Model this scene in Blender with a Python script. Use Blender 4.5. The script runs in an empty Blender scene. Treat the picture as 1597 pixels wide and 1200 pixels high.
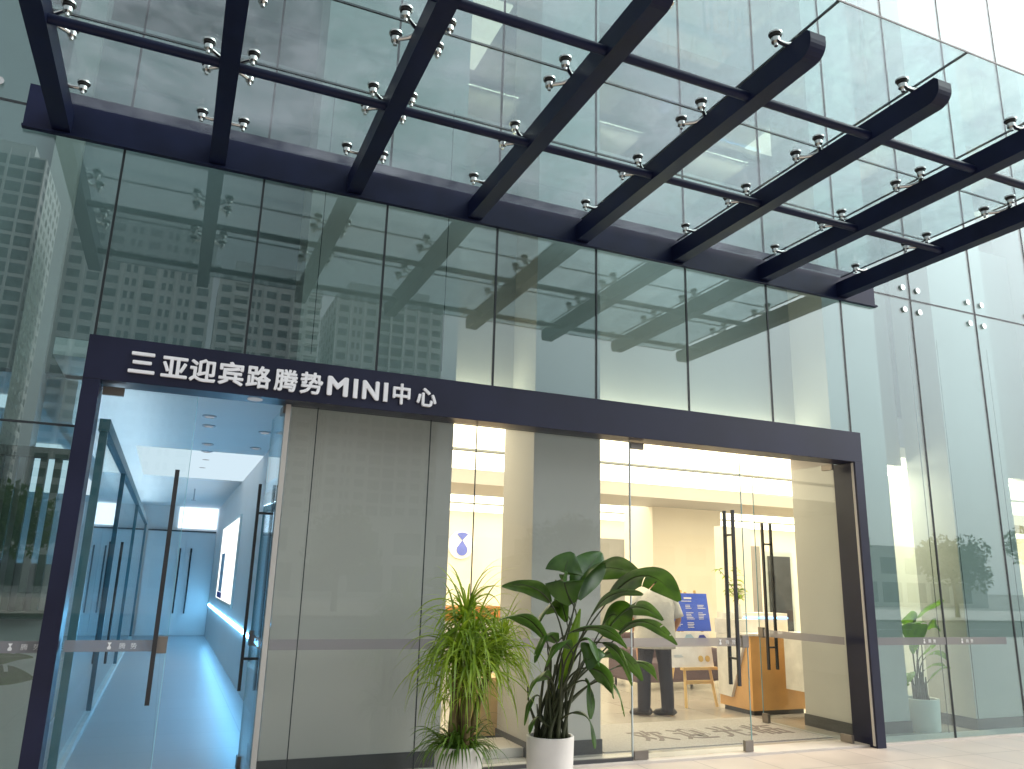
import bpy, bmesh, math, random
from mathutils import Vector, Matrix, Quaternion
PI = math.pi
rad = math.radians
random.seed(7)
sc = bpy.context.scene
COL = sc.collection

# ------------------------------------------------------------------ camera
cam_d = bpy.data.cameras.new("camera")
cam = bpy.data.objects.new("camera", cam_d)
COL.objects.link(cam)
CAM = Vector((0.7275, -6.5414, 1.5688))
YAW, PITCH, ROLL = rad(22.936), rad(14.115), rad(1.538)
fw = Vector((math.sin(YAW) * math.cos(PITCH), math.cos(YAW) * math.cos(PITCH), math.sin(PITCH)))
rt = Vector((math.cos(YAW), -math.sin(YAW), 0))
upv = rt.cross(fw)
r2 = rt * math.cos(ROLL) + upv * math.sin(ROLL)
u2 = -rt * math.sin(ROLL) + upv * math.cos(ROLL)
m = Matrix((r2, u2, -fw)).transposed().to_4x4()
m.translation = CAM
cam.matrix_world = m
cam_d.sensor_width = 36.0
cam_d.lens = 36.0 * 1215.3 / 1597.0
cam_d.clip_start = 0.05
cam_d.clip_end = 3000
sc.camera = cam

# ------------------------------------------------------------------ sky and sun
SUN_AZ, SUN_EL = rad(70), rad(40)
sun_dir = Vector((math.sin(SUN_AZ) * math.cos(SUN_EL), -math.cos(SUN_AZ) * math.cos(SUN_EL), math.sin(SUN_EL)))
world = bpy.data.worlds.new("World")
sc.world = world
world.use_nodes = True
wt = world.node_tree
wt.nodes.clear()
def wn(t, **k):
    n = wt.nodes.new(t)
    for a, b in k.items():
        setattr(n, a, b)
    return n
sky = wn("ShaderNodeTexSky", sky_type='NISHITA', sun_disc=False, sun_elevation=SUN_EL,
         sun_rotation=PI - SUN_AZ, air_density=1.0, dust_density=4.0, ozone_density=1.0)
tc = wn("ShaderNodeTexCoord")
dotn = wn("ShaderNodeVectorMath", operation='DOT_PRODUCT')
dotn.inputs[1].default_value = sun_dir
wt.links.new(tc.outputs['Generated'], dotn.inputs[0])
mx = wn("ShaderNodeMath", operation='MAXIMUM'); mx.inputs[1].default_value = 0.0
wt.links.new(dotn.outputs['Value'], mx.inputs[0])
pw = wn("ShaderNodeMath", operation='POWER'); pw.inputs[1].default_value = 6.0
wt.links.new(mx.outputs[0], pw.inputs[0])
ml = wn("ShaderNodeMath", operation='MULTIPLY_ADD'); ml.inputs[1].default_value = 42.0; ml.inputs[2].default_value = 5.0
wt.links.new(pw.outputs[0], ml.inputs[0])
cl = wn("ShaderNodeTexNoise"); cl.inputs['Scale'].default_value = 2.2; cl.inputs['Detail'].default_value = 5
wt.links.new(tc.outputs['Generated'], cl.inputs['Vector'])
cr = wn("ShaderNodeMapRange"); cr.inputs['To Min'].default_value = 0.8; cr.inputs['To Max'].default_value = 1.2
wt.links.new(cl.outputs['Fac'], cr.inputs['Value'])
ml2 = wn("ShaderNodeMath", operation='MULTIPLY')
wt.links.new(ml.outputs[0], ml2.inputs[0]); wt.links.new(cr.outputs['Result'], ml2.inputs[1])
veil = wn("ShaderNodeVectorMath", operation='SCALE'); veil.inputs[0].default_value = (0.94, 0.98, 1.0)
wt.links.new(ml2.outputs[0], veil.inputs['Scale'])
mixw = wn("ShaderNodeMix", data_type='RGBA'); mixw.inputs['Factor'].default_value = 0.8
wt.links.new(sky.outputs[0], mixw.inputs['A']); wt.links.new(veil.outputs[0], mixw.inputs['B'])
bg = wn("ShaderNodeBackground"); bg.inputs['Strength'].default_value = 0.1
wt.links.new(mixw.outputs['Result'], bg.inputs['Color'])
wo = wn("ShaderNodeOutputWorld")
wt.links.new(bg.outputs[0], wo.inputs[0])

sun_l = bpy.data.lights.new("sun", 'SUN')
sun_l.energy = 0.8; sun_l.angle = rad(14); sun_l.color = (1.0, 0.95, 0.88)
sun = bpy.data.objects.new("sun", sun_l); COL.objects.link(sun)
sun.rotation_euler = (-sun_dir).to_track_quat('-Z', 'Y').to_euler()

sc.view_settings.view_transform = 'Standard'
sc.view_settings.look = 'None'
sc.view_settings.exposure = 0.6
sc.view_settings.gamma = 1.0
sc.render.engine = 'CYCLES'
cy = sc.cycles
cy.max_bounces = 14; cy.transparent_max_bounces = 40; cy.glossy_bounces = 6; cy.diffuse_bounces = 5; cy.transmission_bounces = 6
cy.use_denoising = True
cy.sample_clamp_indirect = 4.0
cy.caustics_reflective = False; cy.caustics_refractive = False

# ------------------------------------------------------------------ materials
def new_mat(name):
    mt = bpy.data.materials.new(name); mt.use_nodes = True
    return mt, mt.node_tree, mt.node_tree.nodes['Principled BSDF']
def mat(name, col, rough=0.6, metal=0.0, spec=0.5, var=0.12, scale=6.0, bump=0.0, bscale=60.0, coord='Object', detail=4):
    mt, nt, b = new_mat(name)
    b.inputs['Roughness'].default_value = rough
    b.inputs['Metallic'].default_value = metal
    b.inputs['Specular IOR Level'].default_value = spec
    t = nt.nodes.new('ShaderNodeTexCoord')
    n = nt.nodes.new('ShaderNodeTexNoise'); n.inputs['Scale'].default_value = scale; n.inputs['Detail'].default_value = detail
    nt.links.new(t.outputs[coord], n.inputs['Vector'])
    r = nt.nodes.new('ShaderNodeMapRange'); r.inputs['From Min'].default_value = 0.3; r.inputs['From Max'].default_value = 0.7
    r.inputs['To Min'].default_value = 1 - var; r.inputs['To Max'].default_value = 1 + var
    nt.links.new(n.outputs['Fac'], r.inputs['Value'])
    v = nt.nodes.new('ShaderNodeVectorMath'); v.operation = 'SCALE'; v.inputs[0].default_value = col[:3]
    nt.links.new(r.outputs['Result'], v.inputs['Scale'])
    nt.links.new(v.outputs[0], b.inputs['Base Color'])
    rr = nt.nodes.new('ShaderNodeMapRange'); rr.inputs['To Min'].default_value = max(0.02, rough - 0.1); rr.inputs['To Max'].default_value = min(1, rough + 0.1)
    nt.links.new(n.outputs['Fac'], rr.inputs['Value']); nt.links.new(rr.outputs['Result'], b.inputs['Roughness'])
    if bump:
        n2 = nt.nodes.new('ShaderNodeTexNoise'); n2.inputs['Scale'].default_value = bscale; n2.inputs['Detail'].default_value = 3
        nt.links.new(t.outputs[coord], n2.inputs['Vector'])
        bp = nt.nodes.new('ShaderNodeBump'); bp.inputs['Strength'].default_value = bump; bp.inputs['Distance'].default_value = 0.02
        nt.links.new(n2.outputs['Fac'], bp.inputs['Height']); nt.links.new(bp.outputs[0], b.inputs['Normal'])
    return mt
def glass(name, tint, r0, rough=0.0, dirt=0.0, dirtcol=(0.6, 0.62, 0.62), dirt_scale=1.5, wave=0.0):
    """architectural glass sheet: tinted see-through with a mirror reflection that grows at grazing angles"""
    mt = bpy.data.materials.new(name); mt.use_nodes = True
    nt = mt.node_tree; nt.nodes.clear()
    out = nt.nodes.new('ShaderNodeOutputMaterial')
    tr = nt.nodes.new('ShaderNodeBsdfTransparent'); tr.inputs[0].default_value = (*tint, 1)
    gl = nt.nodes.new('ShaderNodeBsdfGlossy'); gl.inputs['Roughness'].default_value = rough
    gl.inputs['Color'].default_value = (0.93, 0.985, 1.0, 1)
    lw = nt.nodes.new('ShaderNodeLayerWeight'); lw.inputs['Blend'].default_value = 0.5
    p = nt.nodes.new('ShaderNodeMath'); p.operation = 'POWER'; p.inputs[1].default_value = 5
    nt.links.new(lw.outputs['Facing'], p.inputs[0])
    ma = nt.nodes.new('ShaderNodeMath'); ma.operation = 'MULTIPLY_ADD'; ma.inputs[1].default_value = 1 - r0; ma.inputs[2].default_value = r0
    nt.links.new(p.outputs[0], ma.inputs[0])
    mx = nt.nodes.new('ShaderNodeMixShader')
    nt.links.new(ma.outputs[0], mx.inputs[0]); nt.links.new(tr.outputs[0], mx.inputs[1]); nt.links.new(gl.outputs[0], mx.inputs[2])
    last = mx
    t = nt.nodes.new('ShaderNodeTexCoord')
    if wave:
        n = nt.nodes.new('ShaderNodeTexNoise'); n.inputs['Scale'].default_value = 0.9; n.inputs['Detail'].default_value = 1
        nt.links.new(t.outputs['Object'], n.inputs['Vector'])
        bp = nt.nodes.new('ShaderNodeBump'); bp.inputs['Strength'].default_value = wave; bp.inputs['Distance'].default_value = 0.02
        nt.links.new(n.outputs['Fac'], bp.inputs['Height']); nt.links.new(bp.outputs[0], gl.inputs['Normal'])
    if dirt:
        d = nt.nodes.new('ShaderNodeBsdfTranslucent'); d.inputs[0].default_value = (*dirtcol, 1)
        n = nt.nodes.new('ShaderNodeTexNoise'); n.inputs['Scale'].default_value = dirt_scale; n.inputs['Detail'].default_value = 8
        n.inputs['Roughness'].default_value = 0.65
        nt.links.new(t.outputs['Object'], n.inputs['Vector'])
        r = nt.nodes.new('ShaderNodeMapRange'); r.inputs['From Min'].default_value = 0.4; r.inputs['From Max'].default_value = 0.75
        r.inputs['To Min'].default_value = dirt * 0.15; r.inputs['To Max'].default_value = dirt
        nt.links.new(n.outputs['Fac'], r.inputs['Value'])
        m2 = nt.nodes.new('ShaderNodeMixShader')
        nt.links.new(r.outputs['Result'], m2.inputs[0]); nt.links.new(mx.outputs[0], m2.inputs[1]); nt.links.new(d.outputs[0], m2.inputs[2])
        last = m2
    nt.links.new(last.outputs[0], out.inputs[0])
    return mt
def emit(name, col, strength):
    mt = bpy.data.materials.new(name); mt.use_nodes = True
    nt = mt.node_tree; nt.nodes.clear()
    out = nt.nodes.new('ShaderNodeOutputMaterial'); e = nt.nodes.new('ShaderNodeEmission')
    e.inputs[0].default_value = (*col, 1); e.inputs[1].default_value = strength
    nt.links.new(e.outputs[0], out.inputs[0])
    return mt
def film(name, col, alpha):
    mt = bpy.data.materials.new(name); mt.use_nodes = True
    nt = mt.node_tree; nt.nodes.clear()
    out = nt.nodes.new('ShaderNodeOutputMaterial')
    tr = nt.nodes.new('ShaderNodeBsdfTransparent')
    d = nt.nodes.new('ShaderNodeBsdfDiffuse'); d.inputs[0].default_value = (*col, 1)
    tl = nt.nodes.new('ShaderNodeBsdfTranslucent'); tl.inputs[0].default_value = (*col, 1)
    m1 = nt.nodes.new('ShaderNodeMixShader'); m1.inputs[0].default_value = 0.45
    nt.links.new(d.outputs[0], m1.inputs[1]); nt.links.new(tl.outputs[0], m1.inputs[2])
    m2 = nt.nodes.new('ShaderNodeMixShader'); m2.inputs[0].default_value = alpha
    nt.links.new(tr.outputs[0], m2.inputs[1]); nt.links.new(m1.outputs[0], m2.inputs[2])
    nt.links.new(m2.outputs[0], out.inputs[0])
    return mt
def leafmat(name, c1, c2, scale=5.0, rough=0.35, trans=0.35):
    mt, nt, b = new_mat(name)
    t = nt.nodes.new('ShaderNodeTexCoord')
    n = nt.nodes.new('ShaderNodeTexNoise'); n.inputs['Scale'].default_value = scale; n.inputs['Detail'].default_value = 3
    nt.links.new(t.outputs['Object'], n.inputs['Vector'])
    r = nt.nodes.new('ShaderNodeValToRGB'); r.color_ramp.elements[0].position = 0.35; r.color_ramp.elements[1].position = 0.65
    r.color_ramp.elements[0].color = (*c1, 1); r.color_ramp.elements[1].color = (*c2, 1)
    nt.links.new(n.outputs['Fac'], r.inputs[0]); nt.links.new(r.outputs[0], b.inputs['Base Color'])
    b.inputs['Roughness'].default_value = rough
    tl = nt.nodes.new('ShaderNodeBsdfTranslucent')
    sc_ = nt.nodes.new('ShaderNodeVectorMath'); sc_.operation = 'MULTIPLY'; sc_.inputs[1].default_value = (2.2, 2.0, 0.9)
    nt.links.new(r.outputs[0], sc_.inputs[0]); nt.links.new(sc_.outputs[0], tl.inputs[0])
    mx = nt.nodes.new('ShaderNodeMixShader'); mx.inputs[0].default_value = trans
    nt.links.new(b.outputs[0], mx.inputs[1]); nt.links.new(tl.outputs[0], mx.inputs[2])
    nt.links.new(mx.outputs[0], nt.nodes['Material Output'].inputs[0])
    return mt
def tiles(name, c, size, gap, rough, var=0.06, stain=0.25):
    mt, nt, b = new_mat(name)
    t = nt.nodes.new('ShaderNodeTexCoord')
    br = nt.nodes.new('ShaderNodeTexBrick'); br.offset = 0.0
    br.inputs['Scale'].default_value = 1.0
    br.inputs['Brick Width'].default_value = size; br.inputs['Row Height'].default_value = size
    br.inputs['Mortar Size'].default_value = gap
    br.inputs['Color1'].default_value = (*[x * (1 - var) for x in c], 1); br.inputs['Color2'].default_value = (*[x * (1 + var) for x in c], 1)
    br.inputs['Mortar'].default_value = (*[x * 0.6 for x in c], 1)
    nt.links.new(t.outputs['Object'], br.inputs['Vector'])
    n = nt.nodes.new('ShaderNodeTexNoise'); n.inputs['Scale'].default_value = 3; n.inputs['Detail'].default_value = 8
    nt.links.new(t.outputs['Object'], n.inputs['Vector'])
    r = nt.nodes.new('ShaderNodeMapRange'); r.inputs['To Min'].default_value = 1 - stain; r.inputs['To Max'].default_value = 1 + stain
    nt.links.new(n.outputs['Fac'], r.inputs['Value'])
    v = nt.nodes.new('ShaderNodeVectorMath'); v.operation = 'SCALE'
    nt.links.new(br.outputs['Color'], v.inputs[0]); nt.links.new(r.outputs['Result'], v.inputs['Scale'])
    nt.links.new(v.outputs[0], b.inputs['Base Color'])
    rr = nt.nodes.new('ShaderNodeMapRange'); rr.inputs['To Min'].default_value = rough * (1 - stain * 1.4); rr.inputs['To Max'].default_value = rough * (1 + stain * 1.4)
    nt.links.new(n.outputs['Fac'], rr.inputs['Value']); nt.links.new(rr.outputs['Result'], b.inputs['Roughness'])
    return mt

M = {}
M['navy'] = mat('navy_painted_steel', (0.006, 0.010, 0.036), 0.45, 0.0, 0.2, 0.25, 3.0, 0.03, 90)
M['frame'] = mat('dark_frame_metal', (0.008, 0.010, 0.032), 0.36, 0.0, 0.35, 0.2, 2.0)
M['steel'] = mat('polished_steel', (0.62, 0.62, 0.60), 0.22, 1.0, 0.5, 0.1, 20)
M['rubber'] = mat('black_rubber', (0.012, 0.012, 0.013), 0.6)
M['joint'] = mat('dark_silicone', (0.010, 0.016, 0.020), 0.5)
M['rail'] = mat('dark_teal_rail', (0.05, 0.15, 0.19), 0.4, 0.1)
M['handle'] = mat('dark_bronze', (0.045, 0.045, 0.048), 0.4, 0.6)
M['patch'] = mat('brushed_patch', (0.22, 0.20, 0.18), 0.4, 0.8)
M['fac_glass'] = glass('facade_glass', (0.78, 0.88, 0.88), 0.09, wave=0.012)
M['can_glass'] = glass('canopy_glass', (0.86, 0.92, 0.92), 0.05, dirt=0.26, dirt_scale=1.6, dirtcol=(0.52, 0.53, 0.58))
M['door_glass'] = glass('door_glass', (0.945, 0.97, 0.965), 0.022)
M['cor_glass'] = glass('partition_glass', (0.80, 0.93, 0.97), 0.05)
M['edge'] = mat('glass_edge', (0.30, 0.55, 0.60), 0.15, 0, 0.6)
M['bead'] = mat('pale_silicone', (0.55, 0.62, 0.62), 0.4)
M['band'] = film('frosted_band', (0.42, 0.40, 0.42), 0.62)
M['bandtext'] = mat('white_vinyl', (0.75, 0.75, 0.75), 0.6)
M['white_letter'] = mat('white_acrylic', (0.82, 0.82, 0.86), 0.4, 0, 0.4, 0.03)
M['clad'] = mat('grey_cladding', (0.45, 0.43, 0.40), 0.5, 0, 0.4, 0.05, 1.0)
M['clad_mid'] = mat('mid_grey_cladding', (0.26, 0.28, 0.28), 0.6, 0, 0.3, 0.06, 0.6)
M['cream'] = mat('cream_wall', (0.80, 0.75, 0.66), 0.7, 0, 0.3, 0.03, 1.0)
M['white_wall'] = mat('white_wall', (0.72, 0.72, 0.72), 0.65, 0, 0.3, 0.03, 1.0)
M['grey_wall'] = mat('grey_feature_wall', (0.24, 0.235, 0.23), 0.7, 0, 0.3, 0.08, 2.0)
M['skirt'] = mat('dark_skirting', (0.05, 0.05, 0.055), 0.5)
M['slab'] = mat('floor_slab_edge', (0.25, 0.25, 0.25), 0.8)
M['dark_void'] = mat('dark_plenum', (0.05, 0.055, 0.06), 0.8)
M['lobby_floor'] = tiles('lobby_floor_tile', (0.44, 0.40, 0.35), 0.8, 0.004, 0.16, 0.03, 0.08)
M['cor_floor'] = tiles('corridor_floor_tile', (0.34, 0.36, 0.38), 0.8, 0.003, 0.34, 0.02, 0.02)
M['paving'] = tiles('stone_paving', (0.48, 0.41, 0.355), 0.6, 0.006, 0.4, 0.05)
M['threshold'] = mat('pale_stone_threshold', (0.58, 0.53, 0.48), 0.4, 0, 0.4, 0.08, 4)
M['asphalt'] = mat('asphalt', (0.055, 0.055, 0.058), 0.85, 0, 0.3, 0.2, 1.0, 0.3, 40)
M['kerb'] = mat('kerb_stone', (0.35, 0.34, 0.32), 0.8)
M['paint'] = mat('road_paint', (0.7, 0.7, 0.68), 0.7)
M['lum'] = emit('luminous_ceiling', (1.0, 0.85, 0.58), 3.2)
M['cove'] = emit('warm_cove', (1.0, 0.85, 0.62), 4.2)
M['trough_lamp'] = emit('warm_trough_lamp', (1.0, 0.86, 0.62), 24.0)
M['added_alcove_lamp'] = emit('added_alcove_lamp', (1.0, 0.87, 0.64), 22.0)
M['added_uplight'] = emit('added_cool_uplight', (0.68, 0.87, 1.0), 10.0)
M['upper_lamp'] = emit('upper_ceiling_panel', (1.0, 0.86, 0.66), 0.75)
M['led'] = emit('cyan_led', (0.18, 0.58, 1.0), 38.0)
M['led_soft'] = emit('cool_cove_led', (0.20, 0.55, 1.0), 3.2)
M['cool_panel'] = emit('cool_light_panel', (0.66, 0.83, 1.0), 1.5)
M['cor_soft'] = emit('corridor_light_panel', (0.72, 0.89, 1.0), 0.62)  # also the glow painted onto the corridor ceiling
M['lightbox'] = emit('lit_display', (0.95, 0.97, 0.92), 1.15)
M['downlight'] = emit('downlight_lamp', (0.85, 0.92, 1.0), 0.22)
M['ring'] = mat('downlight_ring', (0.35, 0.38, 0.42), 0.4)
M['wood'] = mat('orange_wood', (0.64, 0.36, 0.13), 0.45, 0, 0.4, 0.12, 3.0)
M['pine'] = mat('pale_pine', (0.66, 0.46, 0.20), 0.5, 0, 0.4, 0.1, 8.0)
M['desk_white'] = mat('white_laminate', (0.72, 0.69, 0.64), 0.4)
M['blue'] = mat('blue_print', (0.05, 0.11, 0.60), 0.5, 0, 0.4, 0.1, 1.5)
M['deep_blue'] = mat('deep_blue_print', (0.04, 0.06, 0.36), 0.5)
M['pale_blue'] = mat('pale_blue_print', (0.35, 0.50, 0.66), 0.5)
M['print_white'] = mat('white_print', (0.76, 0.76, 0.80), 0.5)
M['gold'] = mat('gold_print', (0.6, 0.42, 0.14), 0.5)
M['emblem_blue'] = mat('emblem_blue', (0.13, 0.17, 0.60), 0.4)
M['pot'] = mat('white_ceramic', (0.72, 0.70, 0.67), 0.35, 0, 0.5, 0.05, 5)
M['pot_grey'] = mat('pale_ceramic', (0.74, 0.73, 0.68), 0.4, 0, 0.5, 0.05, 5)
M['soil'] = mat('potting_soil', (0.035, 0.025, 0.018), 0.9, 0, 0.2, 0.4, 40, 0.5, 80)
M['strel'] = leafmat('broad_leaf', (0.024, 0.065, 0.014), (0.055, 0.125, 0.025), 6, 0.33, 0.3)
M['indoor_leaf'] = leafmat('indoor_leaf', (0.07, 0.17, 0.025), (0.14, 0.28, 0.04), 6, 0.35, 0.4)
M['strel_new'] = leafmat('new_leaf', (0.10, 0.20, 0.012), (0.14, 0.26, 0.02), 6, 0.35, 0.45)
M['petiole'] = mat('petiole', (0.045, 0.055, 0.025), 0.5, 0, 0.4, 0.3, 8)
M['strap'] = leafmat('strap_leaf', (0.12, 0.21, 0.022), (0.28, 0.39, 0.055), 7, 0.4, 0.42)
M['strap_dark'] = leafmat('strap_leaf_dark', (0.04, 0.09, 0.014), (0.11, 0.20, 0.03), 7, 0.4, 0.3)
M['bark'] = mat('bark', (0.16, 0.12, 0.055), 0.85, 0, 0.2, 0.3, 14, 0.5, 30)
M['tree_leaf'] = leafmat('street_tree_leaf', (0.05, 0.08, 0.04), (0.08, 0.13, 0.05), 1.2, 0.6, 0.3)
M['tree_bark'] = mat('street_tree_bark', (0.10, 0.085, 0.07), 0.9)
M['shirt'] = mat('grey_tshirt', (0.55, 0.53, 0.50), 0.85, 0, 0.2, 0.08, 10, 0.3, 30)
M['trousers'] = mat('dark_trousers', (0.035, 0.032, 0.042), 0.8, 0, 0.2, 0.15, 10, 0.3, 30)
M['shoes'] = mat('dark_shoes', (0.05, 0.04, 0.038), 0.5)
M['skin'] = mat('skin', (0.48, 0.26, 0.17), 0.55, 0, 0.4, 0.05)
M['hair'] = mat('black_hair', (0.012, 0.010, 0.010), 0.5)
M['sofa'] = mat('plum_fabric', (0.10, 0.065, 0.075), 0.85)
M['orange_fabric'] = mat('orange_fabric', (0.60, 0.22, 0.05), 0.8)
M['tower_wall'] = mat('tower_render', (0.62, 0.63, 0.63), 0.8, 0, 0.2, 0.12, 0.08, coord='Object')
M['tower_wall2'] = mat('tower_render_light', (0.72, 0.72, 0.71), 0.8, 0, 0.2, 0.1, 0.08)
M['tower_glass'] = mat('tower_window', (0.17, 0.20, 0.21), 0.25, 0, 0.6, 0.4, 0.5)
M['screen_slat'] = mat('dark_slat', (0.055, 0.075, 0.055), 0.5, 0, 0.4, 0.2, 3)
M['mat_grey'] = mat('grey_doormat', (0.40, 0.37, 0.34), 0.95, 0, 0.1, 0.15, 60, 0.5, 200)
M['mat_text'] = mat('doormat_letters', (0.17, 0.14, 0.13), 0.95)
M['black_panel'] = mat('dark_display_glass', (0.05, 0.055, 0.065), 0.2, 0, 0.5, 0.4, 3)

# ------------------------------------------------------------------ mesh helpers
class MB:
    def __init__(s): s.bm = bmesh.new()
    def box(s, x0, x1, y0, y1, z0, z1, bevel=0.0):
        b = s.bm
        vs = [b.verts.new((x, y, z)) for x in (x0, x1) for y in (y0, y1) for z in (z0, z1)]
        fs = [b.faces.new([vs[i] for i in q]) for q in ((0, 1, 3, 2), (4, 6, 7, 5), (0, 4, 5, 1), (2, 3, 7, 6), (0, 2, 6, 4), (1, 5, 7, 3))]
        if bevel:
            es = {e for f in fs for e in f.edges}
            bmesh.ops.bevel(b, geom=list(es), offset=bevel, segments=2, affect='EDGES', profile=0.7)
        return s
    def prism(s, poly, axis, a, c):
        b = s.bm
        def pt(p, t):
            if axis == 'x': return (t, p[0], p[1])
            if axis == 'y': return (p[0], t, p[1])
            return (p[0], p[1], t)
        A = [b.verts.new(pt(p, a)) for p in poly]; B = [b.verts.new(pt(p, c)) for p in poly]
        n = len(poly)
        b.faces.new(A); b.faces.new(B[::-1])
        for i in range(n): b.faces.new((A[i], B[i], B[(i + 1) % n], A[(i + 1) % n]))
        return s
    def tube(s, pts, radii, n=8, cap=True, flat=None):
        b = s.bm
        pts = [Vector(p) for p in pts]
        if not hasattr(radii, '__len__'): radii = [radii] * len(pts)
        rings = []
        prev = None
        for i, p in enumerate(pts):
            t = (pts[min(i + 1, len(pts) - 1)] - pts[max(i - 1, 0)]).normalized()
            if prev is None:
                a = Vector((0, 0, 1)) if abs(t.z) < 0.9 else Vector((1, 0, 0))
                u = t.cross(a).normalized()
            else:
                u = (prev - t * prev.dot(t)).normalized()
            prev = u
            v = t.cross(u)
            r = radii[i]
            ru, rv = r if hasattr(r, '__len__') else (r, r)
            rings.append([b.verts.new(p + u * (ru * math.cos(2 * PI * k / n)) + v * (rv * math.sin(2 * PI * k / n))) for k in range(n)])
        for i in range(len(rings) - 1):
            for k in range(n):
                b.faces.new((rings[i][k], rings[i][(k + 1) % n], rings[i + 1][(k + 1) % n], rings[i + 1][k]))
        if cap:
            b.faces.new(rings[0][::-1]); b.faces.new(rings[-1])
        return s
    def loft(s, rings_def, n=16, cap=True):
        """rings: (centre, rx, ry, angle) horizontal-ish ellipses"""
        b = s.bm; rings = []
        for (c, rx, ry, ang) in rings_def:
            c = Vector(c); ca, sa = math.cos(ang), math.sin(ang); R = []
            for k in range(n):
                x = rx * math.cos(2 * PI * k / n); y = ry * math.sin(2 * PI * k / n)
                R.append(b.verts.new(c + Vector((x * ca - y * sa, x * sa + y * ca, 0))))
            rings.append(R)
        for i in range(len(rings) - 1):
            for k in range(n):
                b.faces.new((rings[i][k], rings[i][(k + 1) % n], rings[i + 1][(k + 1) % n], rings[i + 1][k]))
        if cap:
            b.faces.new(rings[0][::-1]); b.faces.new(rings[-1])
        return s
    def lathe(s, prof, cx, cy, n=40):
        b = s.bm; rings = []
        for r, z in prof:
            rings.append([b.verts.new((cx + r * math.cos(2 * PI * k / n), cy + r * math.sin(2 * PI * k / n), z)) for k in range(n)])
        for i in range(len(rings) - 1):
            for k in range(n):
                b.faces.new((rings[i][k], rings[i][(k + 1) % n], rings[i + 1][(k + 1) % n], rings[i + 1][k]))
        b.faces.new(rings[0][::-1]); b.faces.new(rings[-1])
        return s
    def ball(s, c, r, sx=1, sy=1, sz=1, u=14, v=10):
        ret = bmesh.ops.create_uvsphere(s.bm, u_segments=u, v_segments=v, radius=r)
        for w in ret['verts']:
            w.co = Vector((w.co.x * sx, w.co.y * sy, w.co.z * sz)) + Vector(c)
        return s
    def disc(s, c, nrm, r, h, n=20):
        nrm = Vector(nrm).normalized(); c = Vector(c)
        return s.tube([c - nrm * h / 2, c + nrm * h / 2], r, n)
    def build(s, name, material, parent=None, smooth=False, recalc=True):
        if recalc: bmesh.ops.recalc_face_normals(s.bm, faces=s.bm.faces)
        me = bpy.data.meshes.new(name)
        o = bpy.data.objects.new(name, me)
        base = WL.get(parent.name, Vector((0, 0, 0))) if parent else Vector((0, 0, 0))
        if base.length:
            for v in s.bm.verts: v.co -= base
        s.bm.to_mesh(me); s.bm.free()
        if isinstance(material, list):
            for x in material: me.materials.append(x)
        elif material: me.materials.append(material)
        if smooth:
            for p in me.polygons: p.use_smooth = True
            if smooth == 'auto':
                me.set_sharp_from_angle(angle=rad(40))
        COL.objects.link(o)
        if parent:
            o.parent = parent
            WL[o.name] = base
        return o
WL = {}
def tag(o, label, cat, group=None, kind=None):
    if label: o['label'] = label
    if cat: o['category'] = cat
    if group: o['group'] = group
    if kind: o['kind'] = kind
    return o
def thing(name, label, cat, loc=(0, 0, 0), group=None):
    o = bpy.data.objects.new(name, None); COL.objects.link(o)
    o.location = loc; o.empty_display_size = 0.2
    WL[o.name] = Vector(loc)
    return tag(o, label, cat, group)
def structure(o): o['kind'] = 'structure'; return o
def bx(name, mt, par, x0, x1, y0, y1, z0, z1, bevel=0.0):
    return MB().box(x0, x1, y0, y1, z0, z1, bevel).build(name, M[mt], par)
def copy_tree(o, parent=None, shift=Vector((0, 0, 0))):
    c = o.copy(); COL.objects.link(c); c.parent = parent
    if parent is None: c.location = o.location + shift
    for ch in o.children: copy_tree(ch, c)
    return c
def text_bm(body, size, extrude, bold, shear=0.0):
    cu = bpy.data.curves.new('t', 'FONT'); cu.body = body; cu.size = size; cu.extrude = extrude; cu.offset = bold
    cu.align_x = 'CENTER'; cu.resolution_u = 4; cu.shear = shear
    to = bpy.data.objects.new('t', cu); COL.objects.link(to)
    dg = bpy.context.evaluated_depsgraph_get()
    me = bpy.data.meshes.new_from_object(to.evaluated_get(dg))
    mb = MB(); mb.bm.from_mesh(me)
    bpy.data.objects.remove(to); bpy.data.curves.remove(cu); bpy.data.meshes.remove(me)
    return mb
def text_on_wall(body, cx, y, z0, h, depth, bold=0.0, w=None, rot=0.0, tilt=0.0):
    """upright letters on a plane facing the street, fitted to height h (and width w)"""
    mb = text_bm(body, 1.0, 0.01, bold)
    vs = mb.bm.verts
    x0 = min(v.co.x for v in vs); x1 = max(v.co.x for v in vs); y0 = min(v.co.y for v in vs); y1 = max(v.co.y for v in vs)
    sz = h / (y1 - y0); sx = (w / (x1 - x0)) if w else sz
    for v in vs:
        v.co = Vector(((v.co.x - (x0 + x1) / 2) * sx, -depth / 2 if v.co.z > 0 else depth / 2, (v.co.y - y0) * sz))
    if rot:
        bmesh.ops.rotate(mb.bm, verts=vs, cent=(0, 0, 0), matrix=Matrix.Rotation(rot, 3, 'Z'))
    for v in vs: v.co += Vector((cx, y, z0))
    return mb
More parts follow.
